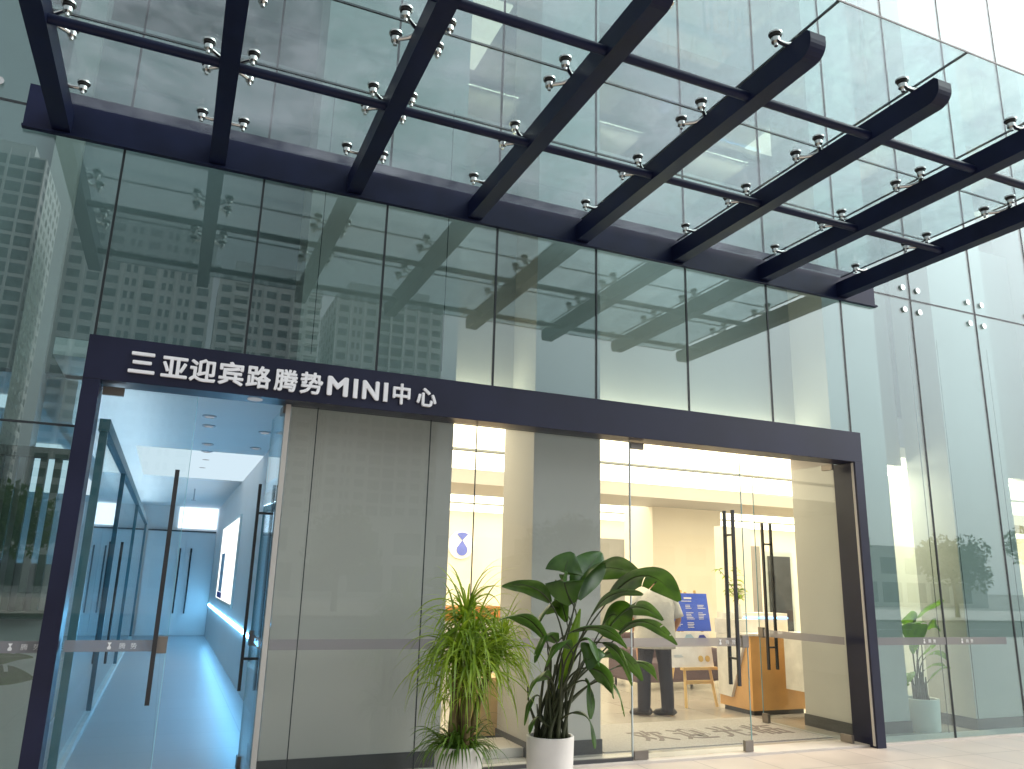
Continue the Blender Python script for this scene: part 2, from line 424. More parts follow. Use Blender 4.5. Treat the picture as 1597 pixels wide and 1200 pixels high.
# ================================================================== GROUND AND STREET
structure(bx('pavement', 'paving', None, -90, 130, -14.0, 0.02, -0.20, 0.0))
structure(bx('road', 'asphalt', None, -600, 600, -27.0, -14.25, -0.25, -0.14))
structure(bx('kerb', 'kerb', None, -90, 130, -14.25, -14.0, -0.2, 0.004))
mbp = MB()
for k in range(-14, 22): mbp.box(k * 6, k * 6 + 2.5, -20.7, -20.55, -0.139, -0.136)
structure(mbp.build('road_marking', M['paint']))
g = structure(bx('ground', 'kerb', None, -1500, 1500, -1500, 1500, -0.6, -0.3))
structure(bx('far_pavement', 'paving', None, -120, 160, -45.0, -27.0, -0.26, -0.02))

# ================================================================== SHOWROOM BUILDING (everything solid behind the glass)
B = thing('showroom_building', 'grey clad showroom building with lit ground floor behind the glass front', 'building', (4, 4, 0))
def part(name, mt, *a, bevel=0.0, label=None):
    o = bx(name, mt, B, *a, bevel=bevel)
    if label: o['label'] = label
    return o
TOP = 15.0
part('threshold', 'threshold', -12, 24.4, -0.02, 0.28, -0.05, 0.02)
part('lobby_floor', 'lobby_floor', 1.95, 24.2, 0.28, 12.0, -0.06, 0.012)
part('corridor_floor', 'cor_floor', -0.2, 1.95, 0.28, 17.0, -0.06, 0.012)
part('side_room_floor', 'lobby_floor', -12, -0.2, 0.28, 15.7, -0.06, 0.012)
# columns rising through the whole front
for x0, x1, y0, y1 in ((1.56, 3.06, 0.36, 1.05), (3.93, 4.68, 0.42, 1.18), (7.85, 8.72, 0.42, 1.13), (9.65, 10.75, 0.30, 0.92), (12.4, 13.3, 0.42, 1.2), (15.6, 16.5, 0.42, 1.2), (19.0, 19.9, 0.42, 1.2), (-8.2, -7.4, 0.42, 1.2), (-3.2, -2.4, 0.42, 1.2), (-0.66, -0.44, 0.9, 1.2)):
    c = part('column', 'clad', x0, x1, y0, y1, 0.0, TOP)
    MB().box(x0 - 0.012, x1 + 0.012, y0 - 0.012, y1 + 0.012, 0.012, 0.14).build('skirting', M['skirt'], c)
# bulkheads between the columns above the ground-floor openings, and the storeys above
gaps = [(-12, -8.2), (-7.4, -3.2), (-2.4, -0.66), (-0.44, 1.56), (3.06, 3.93), (4.68, 7.85), (8.72, 9.65), (10.75, 12.4), (13.3, 15.6), (16.5, 19.0), (19.9, 24.4)]
for i, (a, b_) in enumerate(gaps):
    part('bulkhead', 'clad' if 3 < a < 12 else 'clad_mid', a, b_, 1.0, 1.16, 3.2, 6.75)  # paler colour on the right gaps paints in part of the uplight glow
    part('bulkhead', 'clad_mid', a, b_, 1.0, 1.16, 8.6, TOP)
part('upper_floor_slab', 'slab', -12, 24.4, 1.3, 9.0, 6.3, 6.6)
part('upper_ceiling', 'clad_mid', -12, 24.4, 1.17, 9.0, 8.7, 8.9)
part('upper_back_wall', 'clad_mid', -12, 24.4, 9.0, 9.2, 6.6, 8.7)
for x0, x1, y1 in ((3.1, 3.92, 2.7), (8.75, 9.6, 2.7), (14.2, 15.3, 2.7)):
    part('upper_ceiling_light', 'upper_lamp', x0, x1, 1.3, y1, 8.66, 8.69)
part('roof', 'slab', -12, 24.4, 0.3, 17, TOP, TOP + 0.3)
# warm lamp troughs on top of the ceiling edge, just behind the lintel, washing the bulkheads between the columns
for a, b_ in ((3.10, 3.90), (4.72, 7.80)):
    tr_ = part('lamp_trough', 'clad', a, b_, 0.80, 0.995, 3.24, 3.30)
    bx('lamp', 'trough_lamp', tr_, a + 0.03, b_ - 0.03, 0.84, 0.93, 3.301, 3.32)
# lobby shell
part('lobby_back_wall', 'cream', 1.95, 24.2, 12.0, 12.2, 0.0, 4.2)
part('feature_wall', 'grey_wall', 10.7, 16.5, 11.9, 11.99, 0.0, 2.72)
part('lobby_side_wall', 'cream', 24.2, 24.4, 0.3, 12.0, 0.0, 4.2)
part('lobby_ceiling', 'white_wall', 1.95, 24.2, 1.17, 12.0, 3.36, 3.5)
# luminous ceiling in strips, with the gaps and the dropped beam between them
for y0, y1 in ((1.2, 2.72), (2.82, 4.55), (6.1, 7.72), (7.84, 9.5), (9.62, 11.7)):
    part('luminous_panel', 'lum', 2.05, 24.1, y0, y1, 3.19, 3.22)
for y in (2.72, 7.72, 9.5):
    part('ceiling_trim', 'clad_mid', 2.05, 24.1, y + 0.001, y + 0.099 if y < 3 else y + 0.119, 3.165, 3.225)
part('ceiling_beam', 'clad', 1.95, 24.2, 4.6, 6.05, 2.98, 3.34)
for x0, x1, y0, y1, lab in ((8.9, 10.45, 5.9, 6.9, None), (14.2, 15.2, 6.0, 7.0, None)):
    part('lobby_column', 'cream', x0, x1, y0, y1, 0.0, 3.18)
# little shelf wall and grey door panel on the right of the lobby
part('alcove_wall', 'cream', 8.74, 12.2, 1.9, 2.0, 0.0, 3.18)
for x0, x1 in ((8.76, 9.63), (10.78, 12.1)):
    part('added_alcove_light', 'added_alcove_lamp', x0, x1, 1.2, 1.85, 3.1, 3.14)  # lamps added over the alcove to brighten its cream wall
# corridor shell on the left
part('corridor_wall', 'white_wall', 1.80, 1.95, 1.06, 17.0, 0.0, 3.36)
part('corridor_end_wall', 'white_wall', -0.3, 1.95, 15.6, 15.75, 0.0, 3.36)
part('corridor_ceiling', 'white_wall', -0.3, 1.8, 0.3, 17.0, 3.2, 3.34)
part('corridor_light_panel', 'cool_panel', 0.85, 1.78, 15.55, 15.59, 2.66, 3.19)
part('ceiling_glow_patch', 'cor_soft', 0.15, 1.795, 5.0, 8.4, 3.185, 3.198)  # glowing sheet stands in for the soft pale light on the ceiling
for (x, y) in ((0.95, 2.3), (0.97, 2.9), (1.02, 4.3), (1.04, 5.0), (1.06, 5.8), (1.05, 6.8), (1.6, 3.0), (1.62, 4.3)):
    rg = MB().disc((x, y, 3.194), (0, 0, 1), 0.075, 0.012, 24).build('downlight', M['ring'], B)
    MB().disc((x, y, 3.186), (0, 0, 1), 0.05, 0.004, 20).build('lamp', M['downlight'], rg)
sp = MB().tube([(1.05, 10.5, 3.2), (1.05, 10.5, 2.98)], 0.012, 8).build('sprinkler_pipe', M['ring'], B)
MB().disc((1.05, 10.5, 2.97), (0, 0, 1), 0.05, 0.012, 16).build('rose', M['ring'], sp)
# the room left of the entrance
part('outer_end_wall', 'clad', 24.401, 24.7, 0.0, 17, 0.0, TOP)
part('outer_end_wall', 'clad', -12.4, -12.101, 0.0, 17, 0.0, TOP)
part('side_room_wall', 'cream', -12, -2.6, 4.5, 4.65, 0.0, 3.36)
part('side_room_end_wall', 'white_wall', -2.6, -0.3, 15.6, 15.75, 0.0, 3.36)
part('side_room_party_wall', 'white_wall', -0.299, -0.2, 1.201, 15.6, 2.82, 3.36)
part('side_room_ceiling', 'white_wall', -12, -0.3, 1.17, 15.6, 3.2, 3.34)
part('side_room_light', 'cor_soft', -2.2, -0.8, 5.5, 13.0, 3.15, 3.19)
part('side_room_light', 'cor_soft', -4.5, -0.7, 2.2, 2.7, 3.15, 3.19)

# ================================================================== GLASS FRONT
F = thing('glass_facade', 'tall blue-green glass front of wide joined panes around the entrance', 'glass facade', (4, 0, 0))
XE = [-12.1, -11.0, -9.9, -8.8, -7.7, -6.6, -5.5, -4.4, -3.3, -2.2, -1.07, 0.0, 1.1, 2.2, 3.3, 4.4, 5.5, 6.6, 7.72, 8.9, 10.07, 11.24, 12.4, 13.6, 14.8, 16.0, 17.2, 18.4, 19.6, 20.8, 22.0, 23.2, 24.4]
def pane(x0, x1, z0, z1):
    bx('glass_pane', 'fac_glass', F, x0 + 0.007, x1 - 0.007, 0.0, 0.012, z0 + 0.007, z1 - 0.007)
ROWS = [(5.12, 14.6)]
for a, b_ in zip(XE[:-1], XE[1:]):
    for z0, z1 in ROWS: pane(a, b_, z0, z1)
    if b_ <= 0.001:
        pane(a, b_, 0.02, 2.6); pane(a, b_, 2.6, 5.12)
    elif a < 7.71: pane(a, b_, 3.29, 5.12)
    else: pane(a, b_, 0.02, 5.12)
for x in XE[1:-1]:
    z0 = 3.29 if 0.01 < x < 7.7 else 0.02
    bx('silicone_joint', 'joint', F, x - 0.009, x + 0.009, -0.004, 0.014, z0, 14.6)
for z in (5.12,):
    for a, b_ in zip(XE[:-1], XE[1:]): bx('silicone_joint', 'joint', F, a + 0.0095, b_ - 0.0095, -0.003, 0.013, z - 0.008, z + 0.008)
for a, b_ in zip(XE[:11], XE[1:12]): bx('silicone_joint', 'joint', F, a + 0.0095, b_ - 0.0095, -0.003, 0.013, 2.592, 2.608)
# inner glass fins behind the joints to the right
for x in (9.05, 9.55, 10.5, 1.66, 2.86):
    z0 = 3.45 if x < 7.7 else 0.03
    bx('glass_fin', 'joint', F, x - 0.003, x + 0.003, 0.2, 0.206, z0, 4.75 if x > 7.7 else 6.2)
def bolt(x, z):
    o = MB().disc((x, -0.012, z), (0, 1, 0), 0.036, 0.016, 24)
    o.disc((x, -0.004, z), (0, 1, 0), 0.024, 0.012, 20)
    o.build('glass_bolt', M['steel'], F, 'auto')
for x in (-4.4, -3.3, -2.2, -1.07, 8.9, 10.07, 11.24, 12.4, 13.6, 14.8):
    for dx in (-0.13, 0.13):
        for zz in (5.26, 4.97): bolt(x + dx, zz)
# frosted manifestation band on the side panes with its small white marks
def brand_mark(parent, cx, y, z, h=0.05, rot=0.0, flip=False):
    pts = [(-.5, .9), (.5, .9), (.1, .45), (.5, 0.0), (.35, -.3), (-.35, -.3), (-.5, 0), (-.1, .45)]
    mb = MB()
    def add(poly):
        P2 = []
        for px, pz in poly: P2.append((px * h * 0.55, (pz - 0.3) * h * 0.8))
        for s in (1,):
            vs = [mb.bm.verts.new(Vector((p[0], -0.0015, p[1]))) for p in P2]
            vb = [mb.bm.verts.new(Vector((p[0], 0.0015, p[1]))) for p in P2]
            mb.bm.faces.new(vs); mb.bm.faces.new(vb[::-1])
            for i in range(len(vs)): mb.bm.faces.new((vs[i], vb[i], vb[(i + 1) % len(vs)], vs[(i + 1) % len(vs)]))
    add(pts)
    def place(m_, nm):
        if rot: bmesh.ops.rotate(m_.bm, verts=m_.bm.verts, cent=(0, 0, 0), matrix=Matrix.Rotation(rot, 3, 'Z'))
        for v in m_.bm.verts: v.co += Vector((cx, y, z))
        m_.build(nm, M['bandtext'], parent)
    place(mb, 'printed_mark')
    for i, ch in enumerate('腾势'):
        place(text_on_wall(ch, 0.085 + i * 0.075, 0, -h * 0.4, h * 0.8, 0.003, 0.0), 'printed_character')
def band_x(parent, x0, x1, y, marks):
    b = bx('frosted_band', 'band', parent, x0, x1, y - 0.0012, y + 0.0012, 0.995, 1.075)
    for mx_ in marks: brand_mark(b if parent is F else parent, mx_, y - 0.004, 1.035)
    return b
for a, b_, mk in ((-1.06, -0.03, [-0.2]), (-2.19, -1.08, [-1.6]), (7.75, 8.89, [8.55]), (8.91, 9.9, [9.15])):
    band_x(F, a, b_, -0.004, mk)

# ================================================================== ENTRANCE PORTAL AND DOORS
P_ = thing('entrance_portal', 'wide dark metal door frame with two glass double doors and fixed panes', 'entrance', (3.9, 0, 0))
bx('lintel', 'frame', P_, -0.02, 7.73, -0.12, 0.14, 2.95, 3.29, 0.004)
bx('jamb', 'frame', P_, -0.02, 0.10, -0.12, 0.14, 0.0, 2.949, 0.003)
bx('jamb', 'frame', P_, 7.61, 7.73, -0.12, 0.20, 0.0, 2.949, 0.003)
bx('jamb_highlight', 'clad', P_, 7.60, 7.609, -0.10, -0.07, 0.02, 2.94)  # pale strip paints the highlight along the jamb's front edge
sp = MB().disc((1.22, -0.01, 2.947), (0, 0, 1), 0.06, 0.008, 24).build('soffit_light', M['downlight'], P_)
DG = 'door_glass'
for x0, x1 in ((1.52, 1.74), (1.74, 2.74), (2.74, 3.18), (3.18, 4.80)):
    p = bx('fixed_pane', DG, P_, x0 + 0.004, x1 - 0.004, 0.045, 0.057, 0.03, 2.945)
    band_x(p, x0 + 0.006, x1 - 0.006, 0.041, {1.74: [], 3.18: [3.5]}.get(x0, []))
for x in (1.74, 2.74, 3.18): bx('silicone_joint', 'joint', P_, x - 0.0035, x + 0.0035, 0.044, 0.058, 0.03, 2.945)
bx('silicone_joint', 'bead', P_, 4.796, 4.806, 0.042, 0.060, 0.03, 2.945)
bx('bottom_rail', 'skirt', P_, 1.5, 4.8, 0.035, 0.066, 0.021, 0.05)
bx('jamb_post', 'clad', P_, 1.475, 1.515, 0.03, 0.075, 0.021, 2.945)
def door(hinge, width, angle, side, hpos, hz=(0.63, 2.33), mark=None):
    """leaf built along local +x from its hinge, then swung; side=-1 mirrors it"""
    objs = []
    leaf = MB().box(0.006, width, 0.0, 0.012, 0.03, 2.93)
    edge = MB().box(width, width + 0.004, 0.0, 0.012, 0.03, 2.93)
    hs = []
    for yy in (-0.06, 0.072):
        h = MB().box(hpos - 0.016, hpos + 0.016, yy - 0.012, yy + 0.012, hz[0], hz[1], 0.002); hs.append(h)
    st = MB()
    for z in (hz[0] + 0.25, hz[1] - 0.25): st.tube([(hpos, -0.05, z), (hpos, 0.062, z)], 0.011, 10)
    pf = [MB().box(0.0, 0.15, -0.012, 0.024, 2.87, 2.935, 0.003), MB().box(0.0, 0.15, -0.012, 0.024, 0.025, 0.10, 0.003),
          MB().box(width - 0.075, width + 0.005, -0.014, 0.026, 0.98, 1.10, 0.003), MB().box(width - 0.09, width + 0.005, -0.014, 0.026, 0.025, 0.125, 0.003)]
    band = MB().box(0.01, width - 0.08, -0.006, -0.003, 0.995, 1.075)
    R = Matrix.Translation(Vector(hinge)) @ Matrix.Rotation(angle, 4, 'Z') @ Matrix.Diagonal((side, 1, 1, 1))
    for mb in [leaf, edge, st, band] + hs + pf:
        bmesh.ops.transform(mb.bm, matrix=R, verts=mb.bm.verts)
    L = leaf.build('door', M[DG], P_)
    edge.build('glass_edge', M['edge'], L)
    for h in hs: h.build('handle', M['handle'], L)
    st.build('handle_spacer', M['handle'], L)
    for p in pf: p.build('patch_fitting', M['patch'], L)
    band.build('frosted_band', M['band'], L)
    if mark is not None:
        w = R @ Vector((mark, -0.008, 1.035)); brand_mark(L, w.x, w.y, w.z, 0.05, angle)
    return L
door((0.11, 0.05, 0), 0.68, 0.0, 1, 0.60, mark=0.3)
door((1.468, 0.06, 0), 0.66, rad(-88), -1, 0.56)
door((4.81, 0.045, 0), 1.34, 0.0, 1, 1.17, mark=1.0)
door((7.46, 0.06, 0), 1.30, rad(-88), -1, 1.10)

# lettering on the lintel
SG = thing('sign_lettering', 'white raised letters naming the showroom along the dark lintel', 'sign', (1.5, -0.12, 3.0))
for ch, x, w, h, zz in (('三', 0.365, 0.185, 0.165, 3.025), ('亚', 0.595, 0.19, 0.165, 3.02), ('迎', 0.80, 0.195, 0.185, 3.012), ('宾', 1.01, 0.19, 0.19, 3.012),
                    ('路', 1.22, 0.19, 0.185, 3.012), ('腾', 1.435, 0.185, 0.185, 3.012), ('势', 1.64, 0.185, 0.185, 3.012), ('M', 1.855, 0.175, 0.165, 3.022),
                    ('I', 2.005, 0.036, 0.165, 3.022), ('N', 2.135, 0.145, 0.165, 3.022), ('I', 2.265, 0.036, 0.165, 3.022), ('中', 2.405, 0.155, 0.185, 3.012), ('心', 2.63, 0.18, 0.165, 3.018)):
    if ch == 'I': mb = MB().box(x - w / 2, x + w / 2, -0.146, -0.122, zz, zz + h)
    else:
        d_ = 0.0085 if ch in 'MN' else 0.0052
        mb = MB()
        for q_, (ox, oz) in enumerate(((0, 0), (d_, 0), (-d_, 0), (0, d_), (0, -d_), (d_ * .7, d_ * .7), (-d_ * .7, -d_ * .7), (d_ * .7, -d_ * .7), (-d_ * .7, d_ * .7))):
            t_ = text_on_wall(ch, x + ox, -0.1335 - q_ * 0.0004, zz + oz + d_, h - 2 * d_, 0.022, 0.0, w - 2 * d_)
            me_ = bpy.data.meshes.new('t'); t_.bm.to_mesh(me_); t_.bm.free(); mb.bm.from_mesh(me_); bpy.data.meshes.remove(me_)
    mb.build('letter', M['white_letter'], SG)

# ================================================================== CANOPY
K = thing('entrance_canopy', 'dark steel and glass canopy of cantilevered beams over the entrance', 'canopy', (3.8, 0, 4.9))
BX = [-0.463 + 1.170 * k for k in range(8)]
ZB, BH, BWd, BL = 4.94, 0.18, 0.13, 3.27
bx('wall_channel', 'navy', K, -0.73, 8.27, -0.012, -0.001, 4.905, 5.30)
bx('channel_lip', 'navy', K, -0.73, 8.27, -0.05, -0.0125, 4.905, 4.925)
def beam_profile():
    pts = [(-0.0125, ZB), (-(BL - 0.10), ZB)]
    for i in range(1, 7):
        a = i / 6 * PI / 2
        pts.append((-(BL - 0.10) - 0.10 * math.sin(a), ZB + 0.10 - 0.10 * math.cos(a)))
    pts += [(-BL, ZB + BH - 0.03), (-BL + 0.03, ZB + BH), (-0.0125, ZB + BH)]
    return pts
def spider_post(x, y, arms):
    mb = MB()
    mb.tube([(x, y, ZB + BH - 0.01), (x, y, 5.155)], 0.018, 12)
    for dx, dy in arms:
        e = Vector((x + dx, y + dy, 5.135))
        mb.tube([(x, y, 5.15), (x + dx * 0.5, y + dy * 0.5, 5.13), e], [0.022, 0.016, 0.015], 10)
        mb.disc(e, (0, 0, 1), 0.030, 0.03, 18)
        mb.disc(e - Vector((0, 0, 0.03)), (0, 0, 1), 0.014, 0.03, 10)
    o = mb.build('spider_fitting', M['steel'], K, 'auto')
    for dx, dy in arms:
        w = MB(); t = MB()
        w.disc((x + dx, y + dy, 5.168), (0, 0, 1), 0.036, 0.016, 20)
        t.disc((x + dx, y + dy, 5.183), (0, 0, 1), 0.046, 0.013, 20)
        w.build('rubber_washer', M['rubber'], o, 'auto'); t.build('clamp_disc', M['steel'], o, 'auto')
A4 = [(0.15, 0.13), (-0.15, 0.13), (0.15, -0.13), (-0.15, -0.13)]
for k, x in enumerate(BX):
    MB().prism(beam_profile(), 'x', x - BWd / 2, x + BWd / 2).build('canopy_beam', M['navy'], K)
    arms = lambda l: [a for a in l if not (k == 0 and a[0] < 0) and not (k == 7 and a[0] > 0)] if k in (0, 7) else l
    spider_post(x, -0.40, arms([(0.16, 0.0), (-0.16, 0.0)]))
    spider_post(x, -1.20, arms(A4)); spider_post(x, -2.10, arms(A4))
    spider_post(x, -3.06, arms([(0.16, 0.0), (-0.16, 0.0)]))
for y in (-1.40, -2.645):
    for a, b_ in zip(BX[:-1], BX[1:]):
        MB().tube([(a + BWd / 2 - 0.005, y, ZB + 0.05), (b_ - BWd / 2 + 0.005, y, ZB + 0.05)], 0.034, 14).build('cross_tube', M['navy'], K, 'auto')
YR = [-0.03, -1.20, -2.10, -3.46]
for k in range(7):
    for y1, y0 in zip(YR[:-1], YR[1:]):
        bx('canopy_pane', 'can_glass', K, BX[k] + 0.007, BX[k + 1] - 0.007, y0 + 0.007, y1 - 0.007, 5.19, 5.206)
for k in range(8):
    bx('canopy_joint', 'joint', K, BX[k] - 0.0065, BX[k] + 0.0065, -3.46, -0.03, 5.191, 5.205)
for y in YR[1:-1]:
    for k in range(7): bx('canopy_joint', 'joint', K, BX[k] + 0.0068, BX[k + 1] - 0.0068, y - 0.0065, y + 0.0065, 5.191, 5.205)
bx('canopy_joint', 'joint', K, BX[0], BX[7], -3.466, -3.4595, 5.192, 5.204)

# ================================================================== CORRIDOR FITTINGS
CP = thing('corridor_partition', 'dark framed glass partition along the left of the blue lit corridor', 'glass partition', (0.1, 5, 0))
bx('top_rail', 'rail', CP, 0.08, 0.16, 0.5, 14.5, 2.66, 2.76)
bx('bottom_rail', 'bead', CP, 0.08, 0.16, 0.5, 14.5, 0.013, 0.08)
ys = [0.55, 3.6, 8.4, 14.46]
bx('added_uplight_strip', 'added_uplight', CP, 0.10, 0.14, 1.0, 14.4, 2.761, 2.775)  # unseen strip added on the rail to brighten the corridor ceiling
for y in ys: bx('post', 'rail', CP, 0.09, 0.15, y - 0.03, y + 0.03, 0.081, 2.659)
for a, b_ in zip(ys[:-1], ys[1:]): bx('glass_pane', 'cor_glass', CP, 0.114, 0.126, a + 0.032, b_ - 0.032, 0.082, 2.658)
for y in (4.2,): MB().tube([(0.19, y, 0.5), (0.19, y, 1.9)], 0.016, 10).build('handle', M['handle'], CP, 'auto')
part('side_room_far_wall', 'white_wall', -2.7, -2.6, 4.65, 15.6, 0.0, 3.36)
ED = thing('frosted_double_door', 'white frosted double door closing the far end of the corridor', 'door', (1.0, 15.5, 0))
for x0, x1 in ((0.18, 1.10), (1.108, 1.79)):
    l_ = bx('door_leaf', 'white_wall', ED, x0, x1, 15.50, 15.54, 0.02, 2.56)
for x in (0.98, 1.24): MB().tube([(x, 15.44, 0.55), (x, 15.44, 2.15)], 0.02, 10).build('handle', M['handle'], ED, 'auto')
bx('head_rail', 'skirt', ED, 0.17, 1.79, 15.48, 15.54, 2.565, 2.60)
ls = bx('led_strip', 'led', None, 1.785, 1.799, 1.3, 15.3, 0.76, 0.80); tag(ls, 'thin glowing cyan light strip along the right corridor wall', 'light strip')
LB = thing('wall_lightbox', 'bright white lit poster panel on the right corridor wall', 'light box', (1.78, 10, 1.2))
bx('frame', 'bead', LB, 1.765, 1.799, 7.6, 12.0, 1.0, 2.55)
bx('lit_face', 'lightbox', LB, 1.757, 1.764, 7.68, 11.92, 1.06, 2.49)
bx('printed_figure', 'pale_blue', LB, 1.753, 1.756, 10.3, 11.3, 1.2, 1.95)
bx('printed_figure', 'deep_blue', LB, 1.7525, 1.756, 10.2, 11.6, 1.08, 1.19)
SS = thing('slatted_screen', 'dark green upright slats behind the left side panes', 'slatted screen', (-1, 0.6, 0))
n = 0
x = -3.6
while x < -0.12:
    if not (-0.68 < x < -0.42): pass
    bx('slat', 'screen_slat', SS, x, x + 0.05, 0.60, 0.66, 1.25, 2.42); x += 0.10
bx('top_rail', 'screen_slat', SS, -3.6, -0.1, 0.58, 0.68, 2.421, 2.50)
bx('bottom_rail', 'screen_slat', SS, -3.6, -0.1, 0.58, 0.68, 1.19, 1.249)
bx('backing_board', 'clad', SS, -3.6, -0.1, 0.70, 0.73, 0.02, 1.6)

# ================================================================== LOBBY FURNITURE
# emblem on the back wall
EM = thing('wall_emblem', 'round white emblem with blue drop shape on the lobby back wall', 'emblem', (7.3, 11.95, 2.4))
MB().disc((7.31, 11.97, 2.39), (0, 1, 0), 0.34, 0.05, 48).build('disc', M['print_white'], EM, 'auto')
def arcpts(cx, cz, r, a0, a1, n=14): return [(cx + r * math.cos(a0 + (a1 - a0) * i / n), cz + r * math.sin(a0 + (a1 - a0) * i / n)) for i in range(n + 1)]
top_p = [(7.33, 2.50)] + arcpts(7.33, 2.42, 0.27, rad(58), rad(122))
MB().prism(top_p, 'y', 11.925, 11.945).build('upper_shape', M['emblem_blue'], EM)
drop = [(7.33, 2.50)] + arcpts(7.33, 2.27, 0.14, rad(158), rad(382))
MB().prism(drop, 'y', 11.925, 11.945).build('lower_drop', M['emblem_blue'], EM)
# easel with its boards
EA = thing('wooden_easel', 'pale wooden easel standing in the lobby under two boards', 'easel', (7.4, 2.7, 0))
for (b0, t0) in (((7.17, 2.55, 0.012), (7.30, 2.80, 1.50)), ((7.66, 2.55, 0.012), (7.53, 2.80, 1.50)), ((7.44, 3.35, 0.012), (7.42, 2.86, 1.48))):
    MB().tube([b0, t0], 0.024, 4).build('leg', M['pine'], EA)
MB().box(7.22, 7.62, 2.575, 2.61, 0.30, 0.345).build('crossbar', M['pine'], EA)
MB().box(7.15, 7.70, 2.56, 2.64, 0.475, 0.51).build('ledge', M['pine'], EA)
PB = thing('display_board', 'blue over white display board leaning on the wooden easel', 'board', (7.4, 2.6, 0.5))
def slab(name, mt, x0, x1, z0, z1, yo=0.0, th=0.008):
    """board leaning back on the easel"""
    mb = MB().box(x0, x1, 0, th, z0, z1)
    for v in mb.bm.verts: v.co.y += 2.585 + (v.co.z - 0.5) * 0.18 - yo
    return mb.build(name, M[mt], PB)
up_ = slab('blue_panel', 'blue', 7.10, 7.70, 0.965, 1.46)
lo_ = slab('white_panel', 'print_white', 6.98, 7.66, 0.512, 0.955)
def lines(par, cx, z, rows, w, step=0.02, h=0.007):
    mb = MB()
    for i in range(rows):
        ww = w * random.uniform(0.55, 1.0)
        mb.box(cx, cx + ww, 0, 0.002, z - i * step, z - i * step + h)
    for v in mb.bm.verts: v.co.y += 2.581 + (v.co.z - 0.5) * 0.18
    o = mb.build('printed_lines', M['print_white'], par); return o
lines(up_, 7.31, 1.385, 1, 0.18, 0.02, 0.022); lines(up_, 7.26, 1.352, 1, 0.27, 0.02, 0.008)
for cx in (7.12, 7.32, 7.52):
    lines(up_, cx, 1.30, 3, 0.13); lines(up_, cx, 1.20, 5, 0.13)
lines(up_, 7.12, 1.07, 3, 0.13); lines(up_, 7.32, 1.07, 4, 0.13); lines(up_, 7.12, 1.42, 1, 0.06, 0.02, 0.012)
def car_print(x0, mt, s):
    prof = [(0, .02), (.02, .11), (.06, .13), (.09, .19), (.19, .20), (.24, .13), (.27, .11), (.28, .02)]
    mb = MB().prism([(x0 + p[0] * s, 0.80 + p[1] * s * 0.8) for p in prof], 'y', 0, 0.002)
    for v in mb.bm.verts: v.co.y += 2.580 + (v.co.z - 0.5) * 0.18
    mb.build('printed_car', M[mt], lo_)
car_print(7.20, 'pale_blue', 0.8); car_print(7.42, 'deep_blue', 0.75)
for cx in (7.46, 7.57):
    mb = MB().disc((cx, 0, 0.615), (0, 1, 0), 0.04, 0.003, 20)
    for v in mb.bm.verts: v.co.y += 2.581 + (v.co.z - 0.5) * 0.18
    mb.build('printed_badge', M['gold'], lo_)
lines(lo_, 7.04, 0.66, 2, 0.22)
for o_ in lo_.children:
    if o_.name.startswith('printed_lines'): o_.data.materials[0] = M['pale_blue']
# reception desk
RD = thing('reception_desk', 'orange wood reception desk with slanted white side panel', 'desk', (8.1, 2.1, 0))
bx('body', 'wood', RD, 7.64, 8.52, 1.80, 2.45, 0.07, 0.96, 0.004)
bx('plinth', 'skirt', RD, 7.68, 8.48, 1.84, 2.41, 0.013, 0.069)
bx('worktop', 'desk_white', RD, 7.60, 8.55, 1.78, 2.47, 0.961, 0.99, 0.003)
MB().prism([(2.42, 0.20), (2.17, 0.19), (1.86, 0.93), (1.86, 0.958), (2.44, 0.958)], 'x', 7.60, 7.639).build('white_panel', M['desk_white'], RD)
bx('raised_counter', 'desk_white', RD, 7.60, 8.0, 2.05, 2.46, 0.991, 1.15, 0.003)
BXo = thing('tissue_box', 'small pale box resting on the reception desk', 'box', (7.66, 2.2, 1.15))
bx('carton', 'pot_grey', BXo, 7.62, 7.80, 2.2, 2.34, 1.151, 1.23, 0.006)
bx('tissue', 'print_white', BXo, 7.68, 7.74, 2.25, 2.29, 1.231, 1.26, 0.004)
# white cabinet wall with cyan light behind the desk
WC = thing('back_cabinet', 'white cabinet with cyan light strip behind the reception desk', 'cabinet', (9.0, 3.6, 0))
bx('carcass', 'desk_white', WC, 8.75, 9.75, 3.45, 3.9, 0.013, 1.18, 0.004)
bx('upper_panel', 'cream', WC, 8.75, 9.35, 3.75, 3.9, 1.181, 2.5, 0.003)
bx('light_strip', 'led_soft', WC, 8.72, 9.75, 3.435, 3.449, 1.10, 1.12)
WS = thing('wall_shelf', 'pale cupboard with cyan lit top edge beside the right door jamb', 'cupboard', (8.2, 0.9, 0))
bx('cupboard_body', 'desk_white', WS, 8.0, 8.65, 1.2, 1.6, 0.35, 1.0)
bx('light_strip', 'led_soft', WS, 8.0, 8.65, 1.185, 1.199, 1.04, 1.06)
bx('shelf_top', 'desk_white', WS, 7.98, 8.66, 1.19, 1.6, 1.001, 1.03)
DP = thing('dark_display_panel', 'tall dark glossy panel standing at the right of the lobby', 'panel', (10.2, 5.0, 0))
bx('screen', 'black_panel', DP, 10.72, 11.2, 4.9, 4.95, 0.3, 2.12)
bx('border', 'bead', DP, 10.66, 11.3, 4.951, 4.99, 0.014, 2.2)
